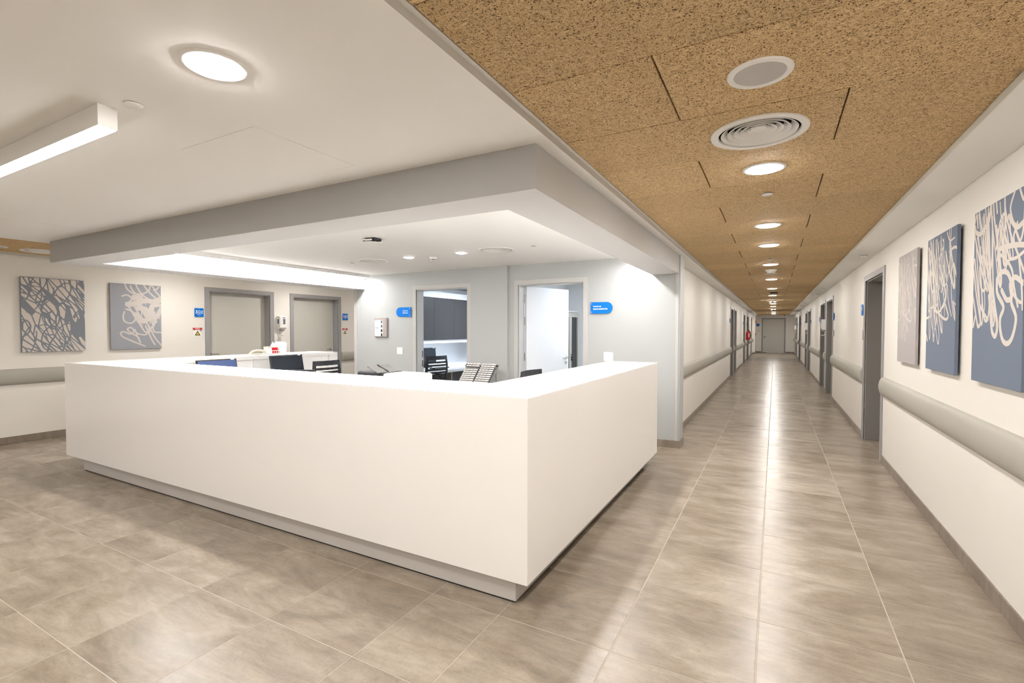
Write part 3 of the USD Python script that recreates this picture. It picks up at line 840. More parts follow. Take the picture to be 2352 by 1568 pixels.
# ------------------------------------------------------------------ bumper handrails
def rail_run(facing, xf, y0, y1, label, group):
    s = -1 if facing == 'W' else 1
    prof = np.array([(0.0, 0.762), (0.010, 0.762)] + [(0.012 + 0.043 * math.cos(a), 0.865 + 0.100 * math.sin(a)) for a in np.linspace(-math.pi / 2, math.pi / 2, 15)] + [(0.010, 0.968), (0.0, 0.968)])
    L = y1 - y0
    r = min(0.045, L / 3)
    st = []
    for k in range(6):
        a = math.pi / 2 * k / 5
        st.append((r * (1 - math.cos(math.pi / 2 - a)) if False else r * (1 - math.sin(a)), 0.18 + 0.82 * math.sin(a) ** 0.5 if k else 0.18))
    st = [(r * (1 - math.cos(b)), 0.15 + 0.85 * math.sin(b)) for b in np.linspace(0, math.pi / 2, 7)]
    stations = st + [(L - d, k) for d, k in st[::-1]]
    n = len(prof)
    V = np.array([[s * p[0] * k, d, 0.865 + (p[1] - 0.865) * (0.93 + 0.07 * k)] for d, k in stations for p in prof])
    F = []
    for i in range(len(stations) - 1):
        for j in range(n):
            a, b = i * n + j, i * n + (j + 1) % n
            F += [(a, b, b + n), (a, b + n, a + n)]
    for i, rev in ((0, True), (len(stations) - 1, False)):
        for j in range(1, n - 1):
            F.append((i * n, i * n + j, i * n + j + 1))
    m = trimesh.Trimesh(V, np.array(F), process=False)
    m.fix_normals()
    t = thing('handrail', label, 'handrail', (xf, y0, 0), group=group)
    part(t, 'bumper', m, 'rail_grey', smooth=35)
    return t


def rails(facing, xf, y0, y1, doors, lab, group):
    y, n = y0, 0
    for a, b in doors + [(y1 + FR + 0.02, y1 + 1)]:
        e = a - FR - 0.014
        if e - y > 0.12:
            rail_run(facing, xf, y, e, lab(n), group)
            n += 1
        y = b + FR + 0.014


rails('W', XR, Y0, YE - 0.3, R_DOORS, lambda n: f'grey bumper handrail on the right wall, {["below the three canvases", "between the nearest door and the paired doors", "short piece between the first paired doors", "between the first and second paired doors", "short piece between the second paired doors", "past the second paired doors", "before the last paired doors", "short piece between the last paired doors", "beside the end wall"][n]}', 'grey bumper handrails on the right wall')
rails('E', XL, YB + 0.45, YE - 0.4, L_DOORS, lambda n: f'grey bumper handrail on the left corridor wall, {["long run past the grey post", "short piece between the first two doors", "between the second and third doors", "under the red extinguisher", "between the last doors", "at the corridor end"][n]}', 'grey bumper handrails on the left corridor wall')
rails('E', XF, Y0, 12.8, F_DOORS, lambda n: f'grey bumper handrail on the far left wall, {["long run left of door 302", "piece between doors 302 and 303", "right of door 303"][n]}', 'grey bumper handrails on the far left wall')

# ------------------------------------------------------------------ signs
def screw(u, v, w, r=0.005):
    d = trimesh.creation.cylinder(r, 0.004, sections=16)
    d.apply_translation((u, v, w))
    return d


def tongue_sign(label, x0, x1, z0, z1, round_left, l1, l2, tx):
    """blue tongue-shaped room sign on the back wall"""
    w, h = x1 - x0, z1 - z0
    t = thing('room_sign', label, 'sign', ((x0 + x1) / 2, YB, (z0 + z1) / 2))
    r = h / 2
    body = sbox(-w / 2 + (r if round_left else 0), -h / 2, w / 2 - (0 if round_left else r), h / 2)
    circ = shapely.Point(-w / 2 + r if round_left else w / 2 - r, 0).buffer(r, 24)
    pl = extr(body.union(circ), 0.006)
    pl.apply_translation((0, 0, 0.014))
    part(t, 'plate', onwall(pl, 'S'), 'sign_blue')
    sx = (w / 2 - 0.022) if round_left else (-w / 2 + 0.014)
    stand = []
    for v in (-h / 2 + 0.020, h / 2 - 0.020):
        part(t, 'standoff_screw', onwall(cat_(screw(sx, v, 0.021, 0.006), moved(trimesh.creation.cylinder(0.004, 0.016, sections=12), sx, v, 0.007)), 'S'), 'sign_white')
    a = moved(text(l1, 0.0175, bold=True, center=False), tx, 0.012, 0.020)
    b = moved(text(l2, 0.0175, bold=True, center=False), tx, -0.024, 0.020)
    bw = b.bounds[1][0] - b.bounds[0][0]
    lim = (0.150 if round_left else 0.248)
    if bw > lim:
        for m in (a, b):
            k = lim / bw
            m.vertices[:, 0] = tx + (m.vertices[:, 0] - tx) * k
    part(t, 'lettering', onwall(cat_(a, b), 'S'), 'sign_white', kind='stuff')
    return t


tongue_sign('blue rounded room sign reading Cuarto de MEDICOS beside the left open doorway', -5.676, -5.356, 1.705, 1.862, True, 'Cuarto de', 'MÉDICOS', -0.018)
tongue_sign('blue rounded room sign reading Cuarto de MEDICAMENTOS right of the right open doorway', -2.210, -1.905, 1.710, 1.864, False, 'Cuarto de', 'MEDICAMENTOS', -0.115)


def number_sign(label, facing, xf, y, num, sub='Habitación', s=0.148, group=None, z=1.775):
    t = thing('room_number_sign', label, 'sign', (xf, y, z), group=group)
    part(t, 'plate', onwall(CB(-s / 2, s / 2, -s / 2, s / 2, 0.012, 0.018, 0.001), facing), 'sign_blue')
    part(t, 'standoff', onwall(B(-0.02, 0.02, -0.05, 0.05, 0, 0.012), facing), 'plastic_grey')
    a = moved(text(num, 0.050, bold=True), 0, -0.016, 0.018)
    b = moved(text(sub, 0.010), 0, -0.040, 0.018)
    k = min(1.0, 0.118 / (b.bounds[1][0] - b.bounds[0][0]))
    b.vertices[:, 0] *= k
    part(t, 'lettering', onwall(cat_(a, b), facing), 'sign_white', kind='stuff')
    for v_ in (s / 2 - 0.010, -s / 2 + 0.010):
        part(t, 'screw', onwall(screw(0, v_, 0.019, 0.004), facing), 'sign_white')
    return t


number_sign('blue room number sign reading 302 left of the far left door', 'E', XF, 4.735, '302')
number_sign('blue room number sign reading 303 right of the second far left door', 'E', XF, 7.952, '303')


def blank_sign(label, facing, xf, y, z=1.775, s=0.148, group=None):
    t = thing('door_plaque', label, 'sign', (xf, y, z), group=group)
    part(t, 'plate', onwall(CB(-s / 2, s / 2, -s / 2, s / 2, 0.012, 0.018, 0.001), facing), 'sign_blue')
    part(t, 'standoff', onwall(B(-0.02, 0.02, -0.05, 0.05, 0, 0.012), facing), 'plastic_grey')
    part(t, 'number_panel', onwall(CB(-0.05, 0.05, -0.015, 0.038, 0.018, 0.0187, 0.0002), facing), 'lens_grey')
    return t


GP = 'small blue door plaques along the corridor'
bs = blank_sign('small blue plaque left of the nearest right corridor door', 'W', XR, 8.27, group=GP)
for y, lab in ((12.03, 'small blue plaque on the near side of the first paired doors on the right'), (15.50, 'small blue plaque on the far side of the first paired doors on the right'), (19.26, 'small blue plaque on the near side of the second paired doors on the right'), (22.85, 'small blue plaque on the far side of the second paired doors on the right'), (26.55, 'small blue plaque by the single door near the corridor end on the right'), (30.2, 'small blue plaque by the last paired doors on the right')):
    dup(bs, lab, (XR, y, 1.775), group=GP)
bl = blank_sign('small blue plaque left of the first left corridor door', 'E', XL, 16.15, group=GP)
for y, lab in ((23.12, 'small blue plaque left of the third left corridor door'), (26.25, 'small blue plaque left of the fourth left corridor door')):
    dup(bl, lab, (XL, y, 1.775), group=GP)
t = thing('end_wall_sign', 'blue rectangular sign on the end wall left of the end door', 'sign', (-0.98, YE, 1.81))
part(t, 'plate', onwall(CB(-0.085, 0.085, -0.085, 0.085, 0.004, 0.012, 0.001), 'S'), 'sign_blue')
part(t, 'lettering', onwall(CB(-0.06, 0.06, -0.012, 0.004, 0.012, 0.0125, 0.0002), 'S'), 'lens_grey')
t = thing('notice', 'faint beige notice under the blue sign on the end wall', 'notice', (-0.96, YE, 1.42))
part(t, 'sheet', onwall(CB(-0.09, 0.09, -0.07, 0.07, 0.0, 0.003, 0.0005), 'S'), 'canvas_cream')


def warning(label, y):
    t = thing('warning_sign', label, 'sign', (XF, y, 1.434))
    part(t, 'plate', onwall(CB(-0.078, 0.078, -0.08, 0.08, 0, 0.004, 0.0006), 'E'), 'plastic_white')
    part(t, 'header', onwall(CB(-0.076, 0.076, 0.040, 0.079, 0.004, 0.005, 0.0002), 'E'), 'sign_red', label='red header strip')
    a = moved(text('RIESGO ALTO', 0.0095, 0.0006, True), 0, 0.0635, 0.005)
    b = moved(text('DE CAIDAS', 0.0095, 0.0006, True), 0, 0.047, 0.005)
    part(t, 'lettering', onwall(cat_(a, b), 'E'), 'sign_white', kind='stuff')
    tri = Polygon([(-0.040, -0.048), (0.040, -0.048), (0.0, 0.022)])
    part(t, 'warning_triangle', onwall(moved(extr(tri.buffer(0.004), 0.001), z=0.004), 'E'), 'plastic_black', label='black triangle border')
    part(t, 'warning_field', onwall(moved(extr(tri.buffer(-0.006), 0.0015), z=0.004), 'E'), 'sign_yellow', label='yellow triangle field')
    fig = cat_(moved(text('!', 0.026, 0.001, True), 0, -0.040, 0.0055))
    part(t, 'pictogram', onwall(fig, 'E'), 'plastic_black')
    part(t, 'logo', onwall(CB(0.036, 0.066, 0.020, 0.030, 0.004, 0.0046, 0.0002), 'E'), 'sign_blue')
    return t


warning('white warning sign with red header and yellow triangle left of door 302', 4.712)
warning('white warning sign with red header and yellow triangle right of door 303', 7.950)


def plate(label, facing, xf, y, z=1.425, w=0.08, h=0.13, m='plastic_grey', group=None):
    t = thing('wall_card_holder', label, 'card holder', (xf, y, z), group=group)
    part(t, 'plate', onwall(CB(-w / 2, w / 2, -h / 2, h / 2, 0, 0.014, 0.002), facing), m)
    part(t, 'card', onwall(CB(-w / 2 + 0.008, w / 2 - 0.008, -h / 2 + 0.008, h / 2 - 0.008, 0.014, 0.016, 0.0006), facing), 'plastic_white')
    return t


GC = 'small card holders beside the right corridor doors'
pc = plate('small grey card holder left of the nearest right corridor door', 'W', XR, 8.22, group=GC)
dup(pc, 'small grey card holder beside the first paired doors on the right', (XR, 12.03, 1.425), group=GC)

# ------------------------------------------------------------------ hand sanitiser dispensers
def dispenser(label, facing, xf, y, group=None):
    t = thing('sanitiser_dispenser', label, 'dispenser', (xf, y, 1.62), group=group)
    prof = Polygon([(0, -0.125), (0.075, -0.125), (0.098, -0.10), (0.105, 0.0), (0.100, 0.11), (0.085, 0.128), (0, 0.128)])
    m = trimesh.creation.extrude_polygon(prof, 0.150, engine='earcut')   # (w, v, u)
    m.vertices = m.vertices[:, [2, 1, 0]] - (0.075, 0, 0)
    m.invert()
    part(t, 'housing', onwall(m, facing), 'plastic_white')
    part(t, 'front_window', onwall(CB(-0.005, 0.045, -0.03, 0.075, 0.099, 0.1065, 0.002), facing), 'lens_grey', label='dark inspection window')
    part(t, 'side_mark', onwall(CB(-0.0765, -0.0735, -0.02, 0.07, 0.03, 0.062, 0.001), facing), 'lens_blue', label='dark blue side mark')
    part(t, 'logo', onwall(CB(-0.005, 0.045, 0.092, 0.104, 0.099, 0.1055, 0.001), facing), 'lens_blue')
    part(t, 'nozzle', onwall(CB(-0.04, 0.04, -0.165, -0.125, 0.03, 0.085, 0.006), facing), 'plastic_grey')
    arm = moved(tube([(-0.05, -0.12, 0.02), (-0.05, -0.24, 0.02), (0.0, -0.255, 0.05), (0.0, -0.258, 0.09)], 0.008), 0, 0, 0)
    part(t, 'tray_arm', onwall(arm, facing), 'plastic_white')
    tr = lathe([(0.0005, -0.268), (0.034, -0.266), (0.044, -0.255), (0.041, -0.252), (0.032, -0.262), (0.0005, -0.263), (0.0005, -0.268)], 32)
    tr.vertices = tr.vertices[:, [0, 2, 1]] + (0, 0, 0.07)
    tr.invert()
    part(t, 'drip_tray', onwall(tr, facing), 'plastic_white', smooth=30)
    return t


dispenser('white hand sanitiser dispenser between doors 302 and 303', 'E', XF, 6.29)
GH = 'sanitiser dispensers between paired doors on the right'
dp = dispenser('white sanitiser dispenser between the first paired doors on the right', 'W', XR, 13.81, group=GH)
dup(dp, 'white sanitiser dispenser between the second paired doors on the right', (XR, 21.15, 1.62), group=GH)
dup(dp, 'white sanitiser dispenser between the last paired doors on the right', (XR, 32.0, 1.62), group=GH)

# extinguisher
t = thing('fire_extinguisher', 'red fire extinguisher hung on the left corridor wall between doors', 'fire extinguisher', (XL + 0.10, 25.45, 1.02))
part(t, 'cylinder', lathe([(0.0005, 0), (0.085, 0), (0.09, 0.01), (0.09, 0.33), (0.07, 0.39), (0.03, 0.41), (0.0005, 0.41), (0.0005, 0)], 32), 'red_gloss', smooth=30)
part(t, 'valve', cat_(cyl((0, 0, 0.40), (0, 0, 0.46), 0.02, 12), B(-0.02, 0.02, -0.05, 0.03, 0.45, 0.47)), 'plastic_black')
part(t, 'label_sheet', B(0.02, 0.06, -0.092, -0.075, 0.12, 0.30), 'card_white')
part(t, 'hose', tube([(0.03, -0.03, 0.45), (0.09, -0.05, 0.36), (0.10, -0.04, 0.15), (0.09, -0.04, 0.08)], 0.012), 'plastic_black')
part(t, 'hanger', B(-0.10, -0.05, -0.03, 0.03, 0.30, 0.34), 'steel')
t = thing('alarm_bell', 'small dark red alarm device near the top of the far pier', 'alarm', (XL + 0.13, 34.0, 1.98))
part(t, 'body', CB(0, 0.05, -0.10, 0.10, -0.09, 0.09, 0.006), 'red_gloss')
t = thing('call_point', 'small dark red call point low on the far pier', 'call point', (XL + 0.13, 34.0, 1.22))
part(t, 'body', CB(0, 0.04, -0.08, 0.08, -0.06, 0.06, 0.006), 'red_gloss')
t = thing('wall_socket', 'small dark wall socket low on the left corridor wall', 'socket', (XL, 21.6, 0.42))
part(t, 'plate', onwall(CB(-0.05, 0.05, -0.04, 0.04, 0, 0.008, 0.001), 'E'), 'plastic_grey')
t = thing('security_camera', 'tiny dark dome camera on the ceiling by the end wall', 'camera', (0.52, YE - 0.3, ZC))
part(t, 'dome', lathe([(0.0005, 0), (0.04, 0), (0.035, -0.035), (0.0005, -0.05), (0.0005, 0)], 20), 'plastic_black', smooth=30)

# light switches
def switch(label, x, z):
    t = thing('light_switch', label, 'switch', (x, YB, z))
    pl_ = part(t, 'plate', onwall(CB(-0.065, 0.065, -0.060, 0.060, 0, 0.008, 0.002), 'S'), 'plastic_white')
    for s in (-1, 1):
        part(pl_, 'rocker', onwall(CB(s * 0.024 - 0.016, s * 0.024 + 0.016, -0.034, 0.034, 0.008, 0.011, 0.001), 'S'), 'sign_white')
    return t


switch('white double light switch left of the left open doorway', -5.612, 1.126)
switch('white double light switch just above the counter end at right', -1.962, 1.129)
# call panel
t = thing('nurse_call_unit', 'grey framed nurse call panel with white screen and four dark keys', 'call panel', (-6.022, YB, 1.525))
part(t, 'housing', onwall(RB(-0.147, 0.147, -0.168, 0.168, 0, 0.04, 0.012), 'S'), 'panel_taupe')
part(t, 'screen', onwall(CB(-0.128, 0.005, -0.150, 0.128, 0.036, 0.0425, 0.001), 'S'), 'sign_white', label='white screen area')
ks = part(t, 'key_strip', onwall(CB(0.006, 0.060, -0.150, 0.128, 0.036, 0.0420, 0.001), 'S'), 'card_white')
for k, v in enumerate((0.095, 0.020, -0.055, -0.128)):
    part(ks, 'key', onwall(CB(0.018, 0.048, v - 0.024, v + 0.024, 0.040, 0.0450, 0.002), 'S'), 'plastic_black' if k > 1 else 'lens_grey')
lg = moved(text('UMBE', 0.016, 0.0006, True), -0.064, -0.020, 0.0425)
part(t, 'display_mark', onwall(cat_(B(-0.105, -0.035, -0.020, -0.014, 0.0425, 0.0430), B(-0.112, -0.045, -0.008, 0.000, 0.0425, 0.0430), B(-0.12, -0.09, 0.108, 0.116, 0.0425, 0.0430)), 'S'), 'sign_blue', label='small blue marks on the screen', kind='stuff')

# ------------------------------------------------------------------ canvases
def catmull(P, n=10):
    P = np.asarray(P, float)
    P = np.vstack([2 * P[0] - P[1], P, 2 * P[-1] - P[-2]])
    out = []
    for i in range(1, len(P) - 2):
        p0_, p1_, p2_, p3_ = P[i - 1:i + 3]
        for t_ in np.linspace(0, 1, n, endpoint=False):
            out.append(0.5 * (2 * p1_ + (p2_ - p0_) * t_ + (2 * p0_ - 5 * p1_ + 4 * p2_ - p3_) * t_ ** 2 + (3 * p1_ - p0_ - 3 * p2_ + p3_) * t_ ** 3))
    out.append(P[-2])
    return np.array(out)


def strokes_mesh(lines, w, h, depth, extra=None):
    """lines: (width, [(u, v)...]) with u from the left and v down, both 0..1"""
    ps = []
    for wd, pts in lines:
        q = catmull([(u * w - w / 2, h / 2 - v * h) for u, v in pts], 8)
        ps.append(LineString(q).buffer(wd * h / 2, 6))
    if extra:
        ps += [Polygon([(u * w - w / 2, h / 2 - v * h) for u, v in e_]).buffer(0.002) for e_ in extra]
    s = shapely.union_all(ps).intersection(sbox(-w / 2, -h / 2, w / 2, h / 2)).simplify(0.0006)
    return extr(s, depth)


def canvas(label, facing, at_, w, h, lines, bg, fg, gap=0.014, th=0.020, extra=None, group=None):
    t = thing('canvas_painting', label, 'painting', at_, group=group)
    part(t, 'canvas', onwall(CB(-w / 2, w / 2, -h / 2, h / 2, gap, gap + th, 0.002), facing), bg)
    part(t, 'brush_strokes', onwall(moved(strokes_mesh(lines, w, h, 0.0007, extra), z=gap + th - 0.0002), facing), fg, kind='stuff')
    part(t, 'hanging_batten', onwall(B(-w / 2 + 0.08, w / 2 - 0.08, h / 2 - 0.12, h / 2 - 0.06, 0.0, gap), facing), 'plastic_grey')
    return t


def trace(pts, xl, xr, tl, tr, bl, br):
    """pixel trace on a crop to (u, v) of the canvas"""
    out = []
    for x, y in pts:
        u = (x - xl) / (xr - xl)
        t_ = tl + (tr - tl) * u
        b_ = bl + (br - bl) * u
        out.append((u, (y - t_) / (b_ - t_)))
    return out


# nearest right canvas, traced
T3 = lambda p: trace(p, 612, 970, 235, 35, 1420, 1520)
P3 = [(0.028, T3(p)) for p in [
    [(800, 700), (830, 650), (870, 655), (895, 720), (905, 800), (900, 870), (930, 970), (925, 1060), (905, 1140), (878, 1168), (850, 1140), (832, 1060), (830, 980), (850, 900), (805, 800), (800, 700)],
    [(835, 780), (870, 850), (900, 830), (890, 740), (920, 690), (978, 745)],
    [(615, 330), (625, 365), (665, 375), (700, 330), (730, 280), (745, 150)],
    [(815, 480), (870, 465), (930, 458), (985, 465)],
    [(775, 800), (790, 900), (810, 1030), (800, 1110), (775, 1080), (760, 960), (745, 820)],
    [(870, 250), (920, 330), (960, 300), (985, 265)],
]] + [(0.018, T3(p)) for p in [
    [(650, 215), (665, 300), (680, 370)], [(760, 140), (770, 260), (800, 470), (800, 560)], [(840, 110), (850, 230), (900, 440)],
    [(905, 70), (880, 180), (890, 260), (925, 380), (945, 430), (962, 330), (968, 60)], [(935, 60), (955, 130), (975, 150)],
    [(790, 480), (810, 300), (835, 232), (850, 270), (845, 380), (830, 460)], [(615, 390), (650, 520), (700, 700), (730, 780)],
    [(640, 400), (700, 640), (760, 830), (790, 1000)], [(620, 560), (660, 820), (680, 900), (740, 990)], [(690, 340), (690, 470), (740, 660), (765, 450), (745, 180)],
    [(615, 640), (640, 800), (680, 1000), (660, 1030), (630, 900), (612, 820)], [(690, 520), (665, 620), (680, 760), (715, 760), (700, 560), (680, 540)],
    [(750, 680), (780, 860), (790, 960)], [(720, 560), (740, 700), (750, 830), (740, 980), (715, 990), (690, 880)], [(815, 520), (860, 560), (900, 640), (915, 760), (940, 900)],
    [(880, 560), (925, 550), (978, 500)], [(905, 800), (950, 870), (985, 850)], [(940, 560), (960, 760), (968, 920)], [(925, 300), (905, 420), (950, 580), (985, 700)],
    [(612, 960), (620, 1040), (640, 960), (660, 1040), (680, 1020)], [(860, 470), (880, 560), (860, 600)], [(830, 240), (835, 330), (870, 460)], [(780, 120), (790, 220)], [(615, 300), (630, 240), (640, 330)],
]]
P2T = lambda p: trace(p, 278, 485, 425, 308, 1340, 1388)
P2 = [(0.020, P2T(p)) for p in [
    [(440, 500), (470, 470), (500, 490), (515, 560)], [(470, 590), (490, 690), (512, 745)], [(440, 430), (470, 640), (475, 760), (440, 640), (415, 500)],
    [(470, 860), (490, 990), (512, 1060)], [(330, 890), (370, 940), (420, 985), (440, 960), (420, 880)], [(280, 980), (300, 970)],
    [(335, 920), (380, 930), (420, 820), (400, 700), (375, 600)], [(300, 640), (310, 760), (330, 780), (325, 650), (300, 500)], [(280, 1100), (290, 1140)],
]] + [(0.012, P2T(p)) for p in [
    [(280, 600), (300, 800), (320, 1000), (340, 1110)], [(290, 520), (330, 860), (370, 1150), (380, 1090), (350, 900), (330, 700)], [(340, 560), (360, 800), (400, 1080), (395, 960), (370, 780), (345, 480)],
    [(350, 410), (380, 640), (410, 850), (415, 960)], [(370, 560), (400, 450), (390, 410)], [(400, 600), (425, 700), (420, 860), (380, 930)], [(380, 480), (370, 640), (400, 740), (430, 700), (450, 460)],
    [(460, 600), (455, 740), (470, 930), (500, 1040)], [(300, 430), (320, 560), (345, 700), (370, 750)], [(290, 800), (310, 900), (340, 880), (330, 780)], [(280, 700), (300, 720), (320, 640)],
    [(320, 640), (340, 820), (360, 980), (350, 1060)], [(420, 360), (440, 420), (470, 400)], [(430, 740), (440, 860), (460, 960)], [(360, 860), (380, 1000), (395, 1080)],
    [(480, 870), (512, 940)], [(475, 660), (470, 760), (460, 680)],
]]
HP = 0.972


def tall_scribble(seed, n, x0, x1, y0, y1, width):
    g = random.Random(seed)
    out = []
    for _ in range(n):
        x = g.uniform(x0, x1)
        top_, d = g.uniform(y0, y0 + 0.25), g.uniform(0.18, y1 - y0 - 0.1)
        sl = g.uniform(0.06, 0.16)
        out.append((width * g.uniform(0.7, 1.3), [(x, top_), (x + sl * 0.5, top_ + d * 0.5), (x + sl, top_ + d), (x + sl + 0.035, top_ + d * 0.93), (x + sl * 0.9, top_ + d * 0.5), (x + sl * 0.5 + 0.03, top_ + 0.03)]))
    return out


P2 += tall_scribble(11, 13, -0.02, 0.55, -0.02, 0.62, 0.010) + tall_scribble(12, 5, 0.3, 0.8, -0.05, 0.45, 0.012)
P3 += tall_scribble(13, 8, 0.0, 0.4, -0.02, 0.62, 0.013) + tall_scribble(14, 5, 0.35, 0.9, -0.05, 0.45, 0.014)
canvas('large slate blue canvas with cream looping brush strokes, nearest on the right wall', 'W', (XR, 3.553, 1.693), 0.672, HP * 1.0255, P3, 'canvas_blue', 'stroke_cream')
canvas('slate blue canvas with cream brush strokes, middle one on the right wall', 'W', (XR, 4.553, 1.693), 0.692, HP * 1.0255, P2, 'canvas_blue', 'stroke_cream')
canvas('pale grey canvas with faint cream brush strokes, farthest on the right wall', 'W', (XR, 5.563, 1.693), 0.682, HP * 1.0255, P2, 'canvas_pale', 'stroke_pale')
# far left canvases, traced
def shard_art(seed, w, h, n=150, lw=0.0082):
    """elongated cream shards left between crossing slate strokes"""
    g = np.random.default_rng(seed)
    from scipy.spatial import Voronoi
    th = math.radians(62)
    pts = g.uniform(-1.0, 1.0, (330, 2)) * (1.0, 3.2)
    V = Voronoi(pts)
    Rm = np.array([[math.cos(th), -math.sin(th)], [math.sin(th), math.cos(th)]])
    out = []
    for r in V.point_region:
        reg = V.regions[r]
        if -1 in reg or not reg:
            continue
        q = V.vertices[reg] * (0.95, 0.235)
        q = q @ Rm.T
        q = q * (-1, 1)
        # bend the field so that the strokes curve
        q = q + 0.035 * np.stack([np.sin(q[:, 1] * 9 + 1.0), np.cos(q[:, 0] * 8)], 1)
        pg = Polygon(q).buffer(0)
        if pg.is_empty or g.random() < 0.13:
            continue
        pg = pg.buffer(-lw * g.uniform(0.55, 1.25)).buffer(-0.003).buffer(0.003)
        if not pg.is_empty and pg.area > 1.2e-4:
            out.append(pg)
    s_ = shapely.union_all(out).intersection(sbox(-w / 2 + 0.006, -h / 2, w / 2, h / 2 - 0.006))
    loops = []
    for k in range(16):
        cx_, cy_ = g.uniform(-w / 2, w / 2), g.uniform(-h / 2, h / 2)
        a0, ra, rb, ph = g.uniform(0, 6.28), g.uniform(0.04, 0.10), g.uniform(0.10, 0.24), g.uniform(-0.5, 0.2)
        tt = a0 + np.linspace(0, g.uniform(3.0, 6.0), 40)
        x_, y_ = ra * np.cos(tt), rb * np.sin(tt)
        loops.append(LineString(np.stack([cx_ + x_ * math.cos(ph) - y_ * math.sin(ph), cy_ + x_ * math.sin(ph) + y_ * math.cos(ph)], 1)).buffer(g.uniform(0.006, 0.0095)))
    s_ = s_.difference(shapely.union_all(loops)).buffer(-0.0012).buffer(0.0012)
    return s_.simplify(0.0006)


t = thing('canvas_painting', 'slate canvas of dense cream shards between strokes, left one on the far left wall', 'painting', (XF, 2.825, 1.679))
part(t, 'canvas', onwall(CB(-0.334, 0.334, -0.4965, 0.4965, 0.015, 0.040, 0.002), 'E'), 'canvas_slate')
part(t, 'brush_strokes', onwall(moved(extr(shard_art(5, 0.668, 0.993), 0.0007), z=0.0398), 'E'), 'stroke_cream', kind='stuff')
part(t, 'hanging_batten', onwall(B(-0.25, 0.25, 0.37, 0.43, 0.0, 0.015), 'E'), 'plastic_grey')
TB = lambda p: trace(p, 1187, 1742, 547, 582, 1272, 1250)
PB = [(0.022, TB(p)) for p in [
    [(1340, 560), (1370, 620), (1430, 660), (1530, 665), (1600, 630), (1620, 580)], [(1310, 690), (1370, 680), (1440, 740), (1510, 790)], [(1330, 860), (1318, 920), (1340, 970), (1410, 980), (1450, 930), (1420, 860), (1350, 830)],
    [(1450, 1080), (1490, 1100), (1560, 1105), (1600, 1060)], [(1285, 1090), (1320, 1075), (1390, 1100), (1430, 1070), (1400, 1030), (1360, 1050), (1400, 1090), (1470, 1130), (1495, 1180)],
    [(1285, 1090), (1310, 1130), (1420, 1180), (1510, 1215), (1548, 1228)], [(1440, 1050), (1470, 1130), (1500, 1190)], [(1560, 1010), (1600, 1100), (1640, 1180), (1665, 1210)], [(1600, 1010), (1660, 1130), (1745, 1225)],
    [(1460, 570), (1500, 640), (1560, 700), (1640, 730), (1740, 700)], [(1400, 580), (1430, 640), (1500, 690)], [(1560, 590), (1620, 660), (1690, 720)], [(1640, 580), (1680, 620), (1720, 590)], [(1660, 620), (1720, 680), (1745, 730)],
    [(1350, 760), (1400, 840), (1470, 960), (1520, 1010)], [(1420, 760), (1480, 870), (1560, 970)], [(1640, 840), (1660, 920), (1690, 930), (1720, 850), (1735, 780)], [(1650, 1000), (1680, 940), (1735, 870)], [(1690, 1080), (1740, 1080)],
    [(1500, 1000), (1560, 1080), (1600, 1030), (1560, 960)], [(1620, 860), (1640, 960), (1650, 1060), (1680, 1080)], [(1450, 690), (1400, 740), (1370, 770), (1400, 800)], [(1600, 1080), (1640, 1010), (1690, 960)], [(1540, 560), (1580, 620)],
]] + [(0.075, TB(p)) for p in [[(1370, 780), (1450, 770), (1560, 740), (1660, 750), (1720, 740)], [(1480, 820), (1560, 830), (1610, 900), (1640, 800), (1700, 780)], [(1450, 890), (1520, 960), (1580, 940), (1610, 900)], [(1440, 700), (1500, 720)]]]
def scribble(seed, n, box_, slope, amp, width):
    g = random.Random(seed)
    out = []
    for _ in range(n):
        x0, y0 = g.uniform(box_[0], box_[1]), g.uniform(box_[2], box_[3])
        pts, d = [], 1
        for k in range(g.randint(4, 7)):
            a = amp * g.uniform(0.5, 1.2) * d
            pts.append((x0 + slope * a + k * 0.022 + g.uniform(-0.01, 0.01), y0 + a + k * 0.006))
            d = -d
        out.append((width * g.uniform(0.8, 1.25), pts))
    return out


PB += scribble(3, 5, (0.42, 0.80, 0.14, 0.45), 0.55, 0.070, 0.013)
PB += scribble(5, 3, (0.72, 0.90, 0.30, 0.55), -0.40, 0.10, 0.013)
canvas('grey canvas with tangled cream strokes at right, right one on the far left wall', 'E', (XF, 3.800, 1.680), 0.676, 0.996, PB, 'canvas_gray', 'stroke_pale', th=0.025, gap=0.015)

